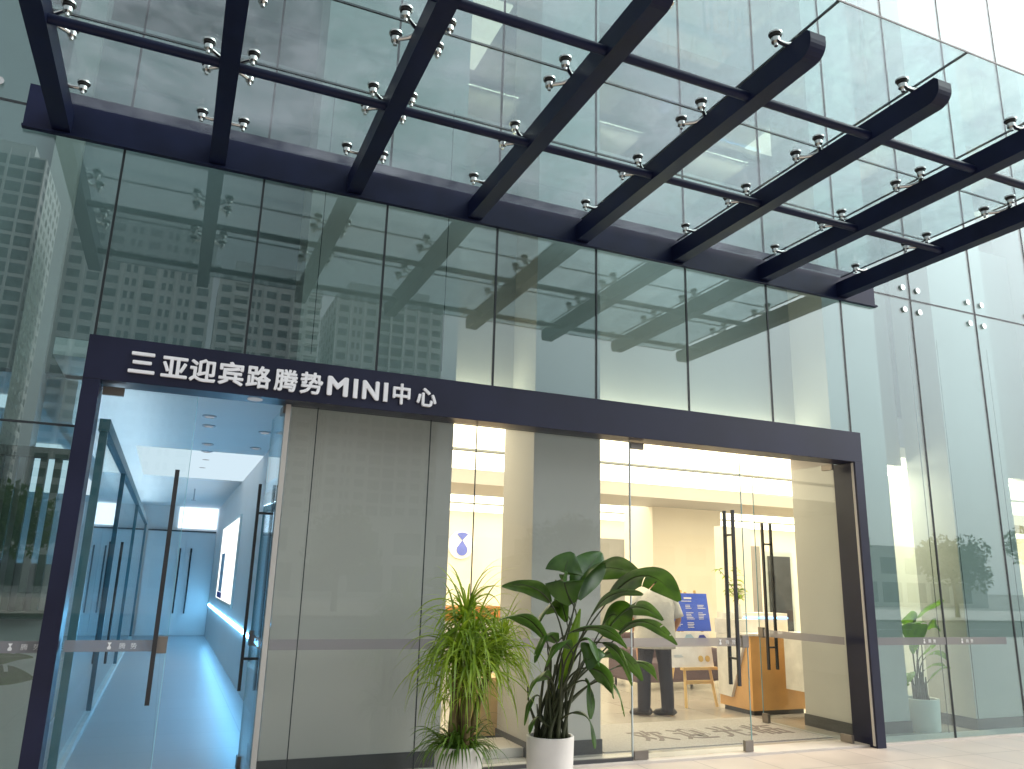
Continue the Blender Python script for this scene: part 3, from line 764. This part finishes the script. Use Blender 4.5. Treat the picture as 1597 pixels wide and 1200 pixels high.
# sofa group
SO = thing('plum_sofa', 'low plum sofa behind the easel', 'sofa', (8.4, 4.3, 0))
bx('seat', 'sofa', SO, 7.6, 8.9, 4.1, 4.8, 0.12, 0.42, 0.05)
bx('backrest', 'sofa', SO, 7.6, 8.9, 4.81, 5.0, 0.12, 0.80, 0.05)
for x in (7.42, 8.91): bx('armrest', 'sofa', SO, x, x + 0.17, 4.1, 5.0, 0.12, 0.6, 0.04)
for x in (7.5, 8.95):
    for y in (4.15, 4.9): MB().tube([(x, y, 0.012), (x, y, 0.13)], 0.02, 8).build('foot', M['skirt'], SO)
OA = thing('lobby_counter', 'white counter with orange top band seen behind the strap leaved plant', 'counter', (5.0, 4.2, 0))
bx('body', 'desk_white', OA, 4.1, 5.7, 3.95, 4.5, 0.013, 1.02, 0.004)
bx('orange_band', 'orange_fabric', OA, 4.06, 5.74, 3.92, 4.53, 1.021, 1.20, 0.008)
CB = thing('wooden_cabinet', 'low pale wooden cabinet beside the middle column', 'cabinet', (3.8, 1.4, 0))
bx('carcass', 'pine', CB, 3.62, 4.1, 1.3, 1.7, 0.05, 0.6, 0.005)
bx('door_panel', 'pine', CB, 3.64, 4.08, 1.285, 1.299, 0.08, 0.57, 0.003)
bx('plinth', 'skirt', CB, 3.64, 4.08, 1.32, 1.68, 0.013, 0.049)
st_ = bx('stone_step', 'threshold', None, 3.45, 3.92, 0.5, 1.0, 0.013, 0.09); tag(st_, 'low pale stone block on the floor left of the middle column', 'step')
# doormat with its woven greeting
DM = thing('doormat', 'long grey doormat with dark woven characters inside the right doors', 'doormat', (6.2, 0.9, 0))
bx('mat_pile', 'mat_grey', DM, 4.72, 7.55, 0.42, 1.72, 0.0125, 0.022)
for i, ch in enumerate('欢迎光临'):
    mb = text_bm(ch, 1.0, 0.01, 0.012)
    vs = mb.bm.verts
    x0 = min(v.co.x for v in vs); x1 = max(v.co.x for v in vs); y0 = min(v.co.y for v in vs); y1 = max(v.co.y for v in vs)
    for v in vs:
        v.co = Vector((5.42 + i * 0.50 + (v.co.x - x0) / (x1 - x0) * 0.40, 0.72 + (v.co.y - y0) / (y1 - y0) * 0.55, 0.0235 + (0.001 if v.co.z > 0 else -0.001)))
    mb.build('woven_character', M['mat_text'], DM)

# ================================================================== PLANTS
def bez(p0, p1, p2, p3, n):
    out = []
    for i in range(n + 1):
        t = i / n; s = 1 - t
        out.append(p0 * s ** 3 + p1 * (3 * s * s * t) + p2 * (3 * s * t * t) + p3 * t ** 3)
    return out
def blade(mb, pts, W, fold=0.35, roll=0.0, tears=(), wave=0.04, rng=random, prof=0.75, cols=4):
    n = len(pts) - 1
    ph = rng.uniform(0, 6)
    grid = []
    for i, p in enumerate(pts):
        t = i / n
        tg = (pts[min(i + 1, n)] - pts[max(i - 1, 0)]).normalized()
        side = tg.cross(Vector((0, 0, 1)))
        if side.length < 0.15: side = tg.cross(Vector((0.3, -1, 0)))
        side.normalize()
        side = Quaternion(tg, roll) @ side
        nr = side.cross(tg).normalized()
        w = W * 0.5 * (math.sin(PI * min(1, t * 0.94 + 0.04)) ** prof)
        row = []
        for c in range(-cols, cols + 1):
            s = c / cols
            off = side * (w * s) + nr * (w * (abs(s) * fold - s * s * fold * 1.25) + wave * w * math.sin(ph + 9 * t + 2 * s) * abs(s))
            row.append(mb.bm.verts.new(p + off))
        grid.append(row)
    for i in range(n):
        for c in range(2 * cols):
            side_s = 1 if c >= cols else -1
            if (i, side_s) in tears and abs(c + 0.5 - cols) > cols * 0.35: continue
            mb.bm.faces.new((grid[i][c], grid[i][c + 1], grid[i + 1][c + 1], grid[i + 1][c]))
def potshape(par, cx, cy, r, h, mt='pot'):
    mb = MB().lathe([(r * 0.90, 0.001), (r * 0.93, 0.02), (r, h - 0.02), (r, h - 0.004), (r - 0.004, h), (r - 0.018, h), (r - 0.022, h - 0.004), (r - 0.024, h - 0.05)], cx, cy, 48)
    o = mb.build('pot', M[mt], par, 'auto')
    MB().lathe([(r - 0.026, h - 0.07), (r - 0.026, h - 0.045), (r * 0.5, h - 0.035), (0.02, h - 0.03)], cx, cy, 32).build('soil', M['soil'], par, True)
    return o
# ---- broad leaved plant, in front of the glass
PX, PY = 3.50, -0.90
BP = thing('broad_leaved_plant', 'tall broad leaved plant in white pot outside right of the spiky plant', 'potted plant', (PX, PY, 0))
potshape(BP, PX, PY, 0.178, 0.46)
rng = random.Random(3)
leaves = [
 # petiole end, top of the bend, tip, width, roll, fold
 ((3.655, -0.95, 1.406), (3.498, -0.98, 1.605), (3.652, -0.95, 1.796), 0.25, 0.9, 0.35),
 ((3.724, -0.85, 1.413), (3.801, -0.8, 1.805), (4.41, -0.75, 1.638), 0.3, -0.55, 0.3),
 ((3.694, -0.95, 1.44), (3.833, -0.85, 1.714), (4.026, -0.75, 1.814), 0.22, 0.7, 0.3),
 ((3.941, -1.0, 1.431), (4.188, -1.15, 1.812), (4.476, -1.2, 1.445), 0.27, -0.55, 0.35),
 ((3.461, -0.95, 1.413), (3.309, -1.0, 1.577), (2.994, -1.1, 1.529), 0.12, 0.8, 0.5),
 ((3.384, -1.05, 1.139), (3.176, -1.15, 1.393), (2.935, -1.2, 1.291), 0.13, 0.3, 0.5),
 ((4.097, -0.9, 1.173), (4.247, -1.0, 1.4), (4.546, -1.05, 1.104), 0.13, -0.5, 0.4),
 ((3.578, -1.1, 1.211), (3.807, -1.2, 1.31), (3.959, -1.25, 1.097), 0.18, -0.3, 0.4),
 ((3.808, -1.15, 1.131), (3.926, -1.25, 1.097), (3.969, -1.3, 0.841), 0.15, -0.6, 0.4),
 ((3.66, -1.2, 0.96), (3.786, -1.3, 0.951), (3.782, -1.35, 0.765), 0.19, -0.9, 0.3),
 ((3.822, -1.2, 0.868), (3.861, -1.3, 0.844), (3.884, -1.33, 0.638), 0.08, -0.6, 0.5),
 ((3.634, -1.2, 0.872), (3.653, -1.28, 0.864), (3.622, -1.3, 0.627), 0.11, -1.0, 0.4),
 ((3.556, -1.15, 0.649), (3.67, -1.25, 0.69), (3.658, -1.3, 0.431), 0.085, -0.5, 0.5),
 ((3.294, -1.1, 0.768), (3.2, -1.15, 0.777), (3.152, -1.2, 0.588), 0.07, 0.6, 0.5),
 ((3.39, -1.1, 0.884), (3.233, -1.2, 0.968), (3.145, -1.25, 0.763), 0.13, 0.7, 0.4),
 ((4.007, -0.75, 1.188), (4.176, -0.7, 1.439), (4.278, -0.7, 1.184), 0.26, -0.9, 0.3),
 ((3.655, -1.15, 1.0), (3.724, -1.25, 1.221), (3.605, -1.3, 0.959), 0.16, -0.4, 0.4),
 ((3.683, -0.8, 1.264), (3.637, -0.75, 1.482), (3.626, -0.7, 1.582), 0.2, 1.0, 0.4),
 ((4.137, -0.8, 0.92), (4.429, -0.8, 1.015), (4.484, -0.85, 0.812), 0.11, -0.4, 0.5),
 ((3.379, -0.95, 0.599), (3.293, -1.0, 0.601), (3.262, -1.05, 0.503), 0.05, 0.5, 0.5),
 ((3.563, -1.25, 1.153), (3.631, -1.32, 1.225), (3.661, -1.36, 0.986), 0.15, -0.2, 0.4),
 ((3.736, -1.1, 1.318), (3.854, -1.15, 1.558), (4.138, -1.2, 1.488), 0.17, -0.4, 0.35),
 ((3.42, -1.15, 1.137), (3.265, -1.25, 1.278), (3.176, -1.3, 1.013), 0.14, 0.5, 0.4),
 ((3.91, -0.95, 1.005), (4.054, -1.0, 1.132), (4.217, -1.05, 0.841), 0.14, -0.6, 0.4),
 ((3.484, -1.25, 1.101), (3.349, -1.33, 1.226), (3.227, -1.38, 0.995), 0.12, 0.4, 0.45),
 ((4.08, -0.8, 1.236), (4.301, -0.8, 1.496), (4.551, -0.85, 1.28), 0.18, -0.5, 0.35),
 ((3.71, -0.7, 1.333), (3.536, -0.7, 1.455), (3.439, -0.75, 1.188), 0.16, 0.6, 0.4),
]
fo = MB(); stems = MB()
for i, (e, b_, t, W, roll, fold) in enumerate(leaves):
    E_, Bp, T = Vector(e), Vector(b_), Vector(t)
    c1 = E_ + (Bp - E_) * 0.75; c2 = T + (Bp - T) * 0.65
    pts = bez(E_, c1, c2, T, 60)
    tears = set()
    for _ in range(rng.choice((0, 0, 1, 2))): tears.add((rng.randrange(16, 58), rng.choice((-1, 1))))
    blade(fo, pts, W * 1.25, fold, roll, tears, 0.10, rng)
    root = Vector((PX + rng.uniform(-0.10, 0.10), PY + rng.uniform(-0.10, 0.10), 0.41))
    h = E_.z - root.z
    pp = bez(root, root + Vector(((E_.x - root.x) * 0.1, (E_.y - root.y) * 0.1, h * 0.5)), E_ + (E_ - c1).normalized() * h * 0.3, E_, 14)
    stems.tube(pp, [0.014 - 0.009 * k / 14 for k in range(15)], 7)
    stems.tube(pts[:52:2], [0.006 * (1 - k / 28) + 0.001 for k in range(26)], 5)
for i in range(16):
    root = Vector((PX + rng.uniform(-0.10, 0.10), PY + rng.uniform(-0.10, 0.10), 0.41))
    tp = root + Vector((rng.uniform(-0.14, 0.14), rng.uniform(-0.1, 0.1), rng.uniform(0.25, 0.75)))
    stems.tube(bez(root, root + Vector((0, 0, 0.2)), tp - Vector((0, 0, 0.2)), tp, 8), [0.016 - 0.011 * k / 8 for k in range(9)], 7)
fo.build('foliage', M['strel'], BP, True, False)
stems.build('stems', M['petiole'], BP, True)
nl = MB()
blade(nl, bez(Vector((3.51, -1.02, 0.795)), Vector((3.573, -1.03, 0.953)), Vector((3.625, -1.0, 1.111)), Vector((3.723, -0.95, 1.368)), 24), 0.10, 0.9, 0.9, (), 0.02, rng)
nl.build('new_leaf', M['strel_new'], BP, True, False)
# ---- strap leaved plant
SX, SY = 2.78, -0.90
SPp = thing('strap_leaved_plant', 'bushy strap leaved spiky plant in white pot beside the grey panel', 'potted plant', (SX, SY, 0))
potshape(SPp, SX, SY, 0.172, 0.43)
trunks = MB(); straps = MB(); low = MB()
def ribbon(mb, p, dirv, L, W, droop, rng, n=9, twist=None):
    d = dirv.normalized(); pts = [p]; q = p.copy(); dd = d.copy()
    for i in range(n):
        q = q + dd * (L / n); pts.append(q.copy())
        dd = (dd + Vector((0, 0, -droop / n * (1 + 1.6 * i / n)))).normalized()
    tw = rng.uniform(-0.5, 0.5)
    prev = None
    rows = []
    for i, q in enumerate(pts):
        t = i / n
        tg = (pts[min(i + 1, n)] - pts[max(i - 1, 0)]).normalized()
        s = tg.cross(Vector((0, 0, 1)))
        if s.length < 0.1: s = prev if prev else Vector((1, 0, 0))
        s = s.normalized()
        if prev and s.dot(prev) < 0: s = -s
        prev = s
        s2 = Quaternion(tg, tw) @ s
        nr = s2.cross(tg)
        w = W * 0.5 * (min(1, t * 5 + 0.45) * (1 - t ** 2.2) + 0.02)
        rows.append([mb.bm.verts.new(q + s2 * w + nr * w * 0.25), mb.bm.verts.new(q), mb.bm.verts.new(q - s2 * w + nr * w * 0.25)])
    for a, b_ in zip(rows[:-1], rows[1:]):
        for k in range(2): mb.bm.faces.new((a[k], a[k + 1], b_[k + 1], b_[k]))
rng = random.Random(11)
heads = []
for (tx, ty, top, rr) in ((-0.06, -0.02, (2.726, -0.92, 1.052), 0.03), (0.02, 0.03, (2.877, -0.85, 1.171), 0.032), (0.08, 0.0, (3.056, -0.8, 1.029), 0.02), (0.02, -0.08, (2.815, -1.02, 0.999), 0.024), (0.1, 0.05, (3.169, -0.7, 1.09), 0.014), (-0.02, 0.06, (2.846, -0.78, 1.296), 0.02)):
    top = Vector(top); root = Vector((SX + tx, SY + ty, 0.38))
    pp = bez(root, root + Vector((0, 0, 0.2)), top - Vector(((top.x - root.x) * 0.3, 0, 0.2)), top, 12)
    trunks.tube(pp, [rr * (1.15 - 0.35 * k / 12) * (1 + 0.08 * math.sin(k * 2.3)) for k in range(13)], 12)
    heads.append(top)
trunks.build('trunk', M['bark'], SPp, True)
for hi, top in enumerate(heads):
    cnt = (110, 120, 100, 90, 80, 110)[hi]
    for i in range(cnt):
        a = rng.uniform(0, 2 * PI); el = rng.uniform(-0.3, 1.35)
        dv = Vector((math.cos(a) * math.cos(el), math.sin(a) * math.cos(el), math.sin(el)))
        ribbon(straps, top + Vector((0, 0, rng.uniform(-0.12, 0.06))) + dv * 0.02, dv, rng.uniform(0.28, 0.58), rng.uniform(0.013, 0.024), rng.uniform(0.8, 2.1), rng)
for i in range(170):
    a = rng.uniform(0, 2 * PI); base = Vector((SX + rng.uniform(-.2, .2), SY + rng.uniform(-.2, .2), rng.uniform(0.72, 1.15)))
    ribbon(straps, base, Vector((math.cos(a), math.sin(a), rng.uniform(-0.2, 0.8))), rng.uniform(0.3, 0.5), 0.012, 2.6, rng)
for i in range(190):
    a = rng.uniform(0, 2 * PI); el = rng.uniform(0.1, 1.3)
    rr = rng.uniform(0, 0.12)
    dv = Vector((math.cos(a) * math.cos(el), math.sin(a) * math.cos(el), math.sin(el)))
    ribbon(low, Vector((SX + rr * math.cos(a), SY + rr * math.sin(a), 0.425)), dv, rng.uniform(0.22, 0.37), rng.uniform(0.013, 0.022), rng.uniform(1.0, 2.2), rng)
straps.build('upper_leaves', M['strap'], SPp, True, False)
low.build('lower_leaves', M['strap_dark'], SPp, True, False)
# ---- plants inside the glass
def small_plant(name, label, cx, cy, r, h, spec, seed, mt='pot_grey'):
    rg = random.Random(seed)
    o = thing(name, label, 'potted plant', (cx, cy, 0.0))
    potshape(o, cx, cy, r, h, mt)
    f = MB(); s = MB()
    for (e, b_, t, W, roll) in spec:
        E_, Bp, T = Vector(e), Vector(b_), Vector(t)
        c1 = E_ + (Bp - E_) * 0.75; c2 = T + (Bp - T) * 0.65
        pts = bez(E_, c1, c2, T, 18)
        blade(f, pts, W * 1.35, 0.35, roll, {(rg.randrange(6, 17), rg.choice((-1, 1)))}, 0.08, rg)
        root = Vector((cx + rg.uniform(-.06, .06), cy + rg.uniform(-.06, .06), h - 0.05))
        s.tube(bez(root, root + Vector((0, 0, (E_.z - root.z) * 0.5)), E_ + (E_ - c1).normalized() * 0.2, E_, 10), [0.011 - 0.006 * k / 10 for k in range(11)], 7)
    for i in range(8):
        root = Vector((cx + rg.uniform(-.08, .08), cy + rg.uniform(-.08, .08), h - 0.05))
        s.tube([root, root + Vector((rg.uniform(-.05, .05), rg.uniform(-.05, .05), rg.uniform(.15, .35)))], [0.018, 0.008], 8)
    f.build('foliage', M['indoor_leaf'] if seed == 5 else M['strel'], o, True, False); s.build('stems', M['petiole'], o, True)
    return o
small_plant('indoor_plant', 'small broad leaved plant in pale pot behind the right side pane', 9.02, 0.52, 0.205, 0.36, [
    ((9.05, 0.5, 1.252), (9.254, 0.5, 1.403), (9.497, 0.45, 1.461), 0.20, -0.6), ((9.072, 0.5, 1.105), (9.092, 0.6, 1.322), (8.917, 0.6, 1.209), 0.20, 0.8),
    ((8.949, 0.45, 1.181), (8.895, 0.4, 1.293), (8.836, 0.4, 0.862), 0.24, 0.2), ((9.277, 0.6, 1.099), (9.469, 0.6, 1.288), (9.439, 0.5, 1.105), 0.22, -0.5),
    ((9.098, 0.5, 0.836), (9.238, 0.5, 0.922), (9.293, 0.45, 0.976), 0.08, -0.8), ((9.158, 0.5, 0.813), (9.37, 0.5, 0.935), (9.52, 0.5, 0.772), 0.07, -0.6),
    ((9.116, 0.5, 0.669), (9.324, 0.5, 0.775), (9.465, 0.5, 0.7), 0.06, -0.6), ((9.125, 0.45, 0.568), (9.344, 0.45, 0.743), (9.434, 0.4, 0.689), 0.09, -0.4),
    ((8.877, 0.5, 0.603), (8.812, 0.45, 0.715), (8.706, 0.4, 0.513), 0.10, 0.3)], 5)
small_plant('shaded_plant', 'shaded broad leaved plant behind the far left side pane', -0.62, 0.46, 0.17, 0.40, [
    ((-0.55, .45, 0.80), (-0.38, .42, 0.98), (-0.10, .40, 0.93), 0.13, -0.6), ((-0.50, .42, 0.72), (-0.35, .38, 0.86), (-0.07, .36, 0.79), 0.15, -0.9),
    ((-0.65, .45, 0.85), (-0.72, .42, 1.15), (-0.95, .4, 1.05), 0.16, 0.6), ((-0.52, .42, 0.55), (-0.42, .38, 0.66), (-0.30, .36, 0.58), 0.12, -0.6),
    ((-0.60, .5, 0.95), (-0.55, .5, 1.25), (-0.4, .5, 1.15), 0.14, -0.5), ((-0.5, .45, 0.48), (-0.42, .4, 0.52), (-0.32, .38, 0.42), 0.10, -0.5)], 9, 'pot')
# leafy spray on the desk
DPl = thing('desk_plant', 'slim pale green leafy spray in a vase on the desk', 'potted plant', (7.9, 2.55, 1.15))
MB().lathe([(0.05, 1.1505), (0.06, 1.18), (0.045, 1.30), (0.03, 1.34), (0.024, 1.34), (0.02, 1.30)], 7.86, 2.28, 20).build('vase', M['pot_grey'], DPl, True)
tw = MB(); lf = MB(); rg = random.Random(4)
for (ex, ey, ez) in ((7.62, 2.35, 1.78), (7.86, 2.3, 1.80), (7.90, 2.3, 1.55), (7.70, 2.25, 1.52), (7.96, 2.3, 1.45)):
    b0 = Vector((7.86, 2.28, 1.30)); e = Vector((ex, ey, ez))
    pp = bez(b0, b0 + Vector((0, 0, 0.2)), e - Vector(((e.x - b0.x) * 0.5, 0, 0.1)), e, 8); tw.tube(pp, 0.004, 5)
    for i in range(22):
        a = rg.uniform(0, 2 * PI); p = pp[rg.randrange(4, 9)]
        ribbon(lf, p, Vector((math.cos(a), math.sin(a), rg.uniform(-.1, .6))), rg.uniform(0.08, 0.15), 0.03, 0.8, rg, 5)
tw.build('twig', M['petiole'], DPl, True); lf.build('foliage', M['strap'], DPl, True, False)

# ================================================================== PERSON
def person():
    gx, gy = 6.43, 2.14
    o = thing('person', 'person in loose grey T-shirt and dark trousers standing with back turned', 'person', (gx, gy, 0.012))
    yaw = rad(-18)   # seen from behind
    def L(x, y, z):  # local: x right, y forward
        return Vector((gx + x * math.cos(yaw) - y * math.sin(yaw), gy + x * math.sin(yaw) + y * math.cos(yaw), z))
    # continuous body grown on a skeleton
    J = {'pel': (0, 0, .93), 'spi': (0, .0, 1.12), 'che': (0, -.01, 1.32), 'nek': (0, .0, 1.47), 'nk2': (0, .02, 1.55), 'hd': (0, .04, 1.62), 'hd2': (0, .04, 1.70),
         'lh': (-.10, 0, .90), 'lk': (-.13, .03, .50), 'la': (-.14, -.01, .10), 'lt': (-.15, .16, .05),
         'rh': (.10, 0, .90), 'rk': (.13, .03, .50), 'ra': (.14, -.02, .10), 'rt': (.16, .15, .05),
         'ls': (-.19, 0, 1.42), 'le': (-.27, .04, 1.15), 'lw': (-.22, .24, 1.02),
         'rs': (.19, 0, 1.42), 're': (.31, -.04, 1.16), 'rw': (.27, .12, .98)}
    R = {'pel': .13, 'spi': .13, 'che': .14, 'nek': .06, 'nk2': .055, 'hd': .085, 'hd2': .085, 'lh': .085, 'lk': .058, 'la': .04, 'lt': .03, 'rh': .085, 'rk': .058, 'ra': .04, 'rt': .03,
         'ls': .055, 'le': .042, 'lw': .028, 'rs': .055, 're': .042, 'rw': .028}
    ED_ = [('pel', 'spi'), ('spi', 'che'), ('che', 'nek'), ('nek', 'nk2'), ('nk2', 'hd'), ('hd', 'hd2'), ('pel', 'lh'), ('lh', 'lk'), ('lk', 'la'), ('la', 'lt'), ('pel', 'rh'), ('rh', 'rk'), ('rk', 'ra'), ('ra', 'rt'),
           ('che', 'ls'), ('ls', 'le'), ('le', 'lw'), ('che', 'rs'), ('rs', 're'), ('re', 'rw')]
    # hands: five short chains from each wrist
    for s, w in (('l', 'lw'), ('r', 'rw')):
        wx, wy, wz = J[w]
        J[s + 'p'] = (wx + (.01 if s == 'l' else -.01), wy + .045, wz - .03); R[s + 'p'] = .03; ED_.append((w, s + 'p'))
        for f_ in range(4):
            bx_ = J[s + 'p']; off = (f_ - 1.5) * .018
            k1 = s + 'f%d' % f_; k2 = s + 'g%d' % f_
            J[k1] = (bx_[0] + off * .3, bx_[1] + .045, bx_[2] - .015 + off); J[k2] = (bx_[0] + off * .3 + .01, bx_[1] + .075 - abs(off) * .3, bx_[2] - .035 + off)
            R[k1] = .010; R[k2] = .008; ED_ += [(s + 'p', k1), (k1, k2)]
        J[s + 't'] = (wx + (.04 if s == 'l' else -.04), wy + .06, wz - .01); R[s + 't'] = .010; ED_.append((s + 'p', s + 't'))
    names = list(J); me = bpy.data.meshes.new('body')
    base = WL[o.name]
    me.from_pydata([L(*J[n]) - base for n in names], [(names.index(a), names.index(b_)) for a, b_ in ED_], [])
    b = bpy.data.objects.new('body', me); COL.objects.link(b); b.parent = o; WL[b.name] = base
    sk = b.modifiers.new('skin', 'SKIN')
    for n, v in zip(names, me.skin_vertices[0].data): v.radius = (R[n], R[n]); v.use_root = (n == 'pel')
    ss = b.modifiers.new('sub', 'SUBSURF'); ss.levels = 1; ss.render_levels = 1
    dg = bpy.context.evaluated_depsgraph_get()
    nm = bpy.data.meshes.new_from_object(b.evaluated_get(dg)); b.modifiers.clear(); b.data = nm; nm.name = 'body'
    nm.materials.clear(); nm.materials.append(M['skin'])
    for p in nm.polygons: p.use_smooth = True
    # face bits and hair
    hd = MB().ball(L(0, .04, 1.645), .098, .82, 1.0, 1.18)
    hd.ball(L(0, .14, 1.62), .02, .8, 1, 1.2); hd.ball(L(-.085, .04, 1.63), .028, .4, .8, 1.1); hd.ball(L(.085, .04, 1.63), .028, .4, .8, 1.1)
    hd.build('head', M['skin'], b, True)
    MB().ball(L(0, .015, 1.675), .108, .88, 1.0, 1.06).build('hair', M['hair'], o, True)
    # trousers: waist block and two lofted legs
    tr = MB()
    tr.loft([(L(0, 0, .80), .20, .15, yaw), (L(0, 0, .90), .215, .16, yaw), (L(0, 0, 1.0), .205, .15, yaw)], 20)
    for s in (-1, 1):
        rings = []
        for z, x, y, r in ((.88, .098, 0, .116), (.75, .112, .01, .102), (.60, .128, .015, .090), (.48, .138, .02, .084), (.34, .142, .0, .079), (.2, .146, -.01, .076), (.10, .148, -.01, .079), (.06, .148, 0, .084)):
            rings.append((L(s * x, y, z), r + .004 * math.sin(z * 40), r * 1.05, yaw))
        tr.loft(rings, 16)
    tr.build('trousers', M['trousers'], o, True)
    sh = MB()
    rings = []
    for z, rx, ry in ((.80, .262, .195), (.86, .265, .20), (.95, .258, .195), (1.06, .248, .185), (1.18, .250, .18), (1.30, .258, .168), (1.38, .250, .145), (1.44, .20, .11), (1.49, .115, .085), (1.515, .075, .072)):
        rings.append((L(.006 * math.sin(z * 30), -.01, z), rx + .005 * math.sin(z * 55), ry, yaw))
    sh.loft(rings, 28)
    for s in (-1, 1):
        sh.tube([L(s * .17, 0, 1.43), L(s * .235, 0, 1.34), L(s * .285, .0, 1.22), L(s * .30, .0, 1.17)], [.085, .082, .078, .080], 14)
    shirt = sh.build('tshirt', M['shirt'], o, True)
    shoe = []
    for s in (-1, 1):
        mb = MB()
        pr = [(-.10, .018, .03), (-.08, .036, .05), (0, .042, .055), (.08, .046, .040), (.15, .042, .028), (.185, .02, .018)]
        mb.tube([L(s * .148 - math.sin(rad(52)) * y, math.cos(rad(52)) * y, .014 + h) for y, w, h in pr], [(w, h) if False else max(w, h) * .9 for y, w, h in pr], 12)
        for v in mb.bm.verts: v.co.z = max(v.co.z, .013)
        mb.build('shoe', M['shoes'], o, True)
person()

# ================================================================== ACROSS THE STREET (seen in the glass)
def tower(label, x0, x1, y0, y1, h, wm, bays, floors, balcony, seed):
    t = thing('apartment_tower', label, 'tower', ((x0 + x1) / 2, (y0 + y1) / 2, 0), 'apartment towers across the street')
    MB().box(x0, x1, y0, y1, -0.3, h).box(x0 + 3, x1 - 3, y0 + 3, y1 - 3, h, h + 4).build('wall', M[wm], t)
    rg = random.Random(seed)
    w = MB(); bal = MB(); fins = MB()
    bw = (x1 - x0) / bays; fh = h / floors
    for i in range(bays):
        kind = rg.choice((0, 0, 1, 2))
        a, b_ = (0.18, 0.82) if kind == 0 else ((0.3, 0.7) if kind == 1 else (0.08, 0.92))
        for j in range(floors):
            z = j * fh
            if kind == 1 and bw > 3:
                w.box(x0 + (i + .2) * bw, x0 + (i + .42) * bw, y1, y1 + 0.06, z + 0.9, z + fh - 0.5)
                w.box(x0 + (i + .58) * bw, x0 + (i + .8) * bw, y1, y1 + 0.06, z + 0.9, z + fh - 0.5)
            else:
                w.box(x0 + (i + a) * bw, x0 + (i + b_) * bw, y1, y1 + 0.06, z + (0.4 if kind == 2 else 0.9), z + fh - 0.45)
            if kind == 2 and balcony:
                bal.box(x0 + (i + .02) * bw, x0 + (i + .98) * bw, y1 + 0.07, y1 + 1.5, z + 0.02, z + 0.22)
                bal.box(x0 + (i + .02) * bw, x0 + (i + .98) * bw, y1 + 1.42, y1 + 1.5, z + 0.23, z + 1.1)
        fins.box(x0 + i * bw - 0.2, x0 + i * bw + 0.2, y1 + 0.001, y1 + 0.7, 0, h + 1)
    nd = int((y1 - y0) / 4)
    for j in range(floors):
        for i in range(nd):
            for xx, sgn in ((x0, -1), (x1, 1)):
                w.box(min(xx, xx + sgn * 0.06), max(xx, xx + sgn * 0.06), y0 + i * 4 + 1, y0 + i * 4 + 2.8, j * fh + 0.9, j * fh + fh - 0.5)
    wo_ = w.build('windows', M['tower_glass'], t); wo_['kind'] = 'stuff'
    if len(bal.bm.verts): bo = bal.build('balconies', M['tower_wall2'], t); bo['kind'] = 'stuff'
    fo_ = fins.build('facade_fins', M['tower_wall2'], t); fo_['kind'] = 'stuff'
    return t
tower('tallest grey apartment tower with many small windows at the far left', -62, -34, -200, -175, 88, 'tower_wall2', 8, 29, False, 1)
tower('apartment tower with stepped balcony stacks right of the tallest one', -27, 2.5, -198, -173, 76, 'tower_wall', 8, 25, True, 2)
tower('pale apartment tower with paired windows in the middle of the row', 4, 27, -195, -174, 69, 'tower_wall2', 7, 23, True, 6)
tower('broad grey apartment tower closing the right of the row', 31, 58, -200, -175, 69, 'tower_wall', 8, 23, False, 4)
lw = thing('low_street_building', 'long low pale building behind the street trees', 'building', (10, -70, 0))
MB().box(-60, 100, -78, -66, -0.3, 7).build('wall', M['tower_wall2'], lw)
wl = MB()
for k in range(38): wl.box(-58 + k * 4.1, -58 + k * 4.1 + 2.6, -66, -65.94, 3.6, 5.6)
for k in range(38): wl.box(-58 + k * 4.1, -58 + k * 4.1 + 3.2, -66, -65.94, 0.2, 2.6)
wl.build('windows', M['tower_glass'], lw)
def tree(x, y, h, r, label, seed):
    rg = random.Random(seed)
    t = thing('street_tree', label, 'tree', (x, y, -0.02), 'trees across the street')
    tk = MB()
    top = Vector((x + rg.uniform(-.3, .3), y, h * 0.55))
    tk.tube([(x, y, -0.02), (x, y, h * .25), top], [0.16, 0.12, 0.07], 8)
    cents = []
    for i in range(7):
        a = rg.uniform(0, 6.28); c = Vector((x + r * .55 * math.cos(a), y + r * .55 * math.sin(a), h * rg.uniform(.5, .85))); cents.append(c)
        tk.tube([top - Vector((0, 0, .6)), (top + c) / 2, c], [0.06, 0.04, 0.02], 6)
    tk.build('trunk', M['tree_bark'], t, True)
    cr = MB()
    for c in cents:
        for i in range(420):
            d = Vector((rg.gauss(0, 1), rg.gauss(0, 1), rg.gauss(0, .8))).normalized() * (r * .55 * rg.random() ** 0.45)
            p = c + d; s = rg.uniform(.10, .22)
            u = Vector((rg.gauss(0, 1), rg.gauss(0, 1), rg.gauss(0, 1))).normalized(); v = u.cross(Vector((rg.gauss(0, 1), rg.gauss(0, 1), rg.gauss(0, 1)))).normalized()
            cr.bm.faces.new([cr.bm.verts.new(p + u * s), cr.bm.verts.new(p + v * s * .5), cr.bm.verts.new(p - u * s), cr.bm.verts.new(p - v * s * .5)])
    cr.build('crown', M['tree_leaf'], t, False, False)
for i, (x, y, h, r, lab) in enumerate(((62, -33, 6.5, 2.6, 'tallest round green street tree far to the right'), (49, -31, 5.4, 2.3, 'green street tree between the two tall ones'), (39, -32, 6.0, 2.4, 'full green street tree nearer the middle'),
        (20, -32, 5.2, 2.1, 'green street tree opposite the lobby doors'), (8, -31, 4.6, 1.9, 'small green street tree opposite the entrance'), (-6, -32, 5.0, 2.0, 'leftmost green street tree'))):
    tree(x, y, h, r, lab, 20 + i)
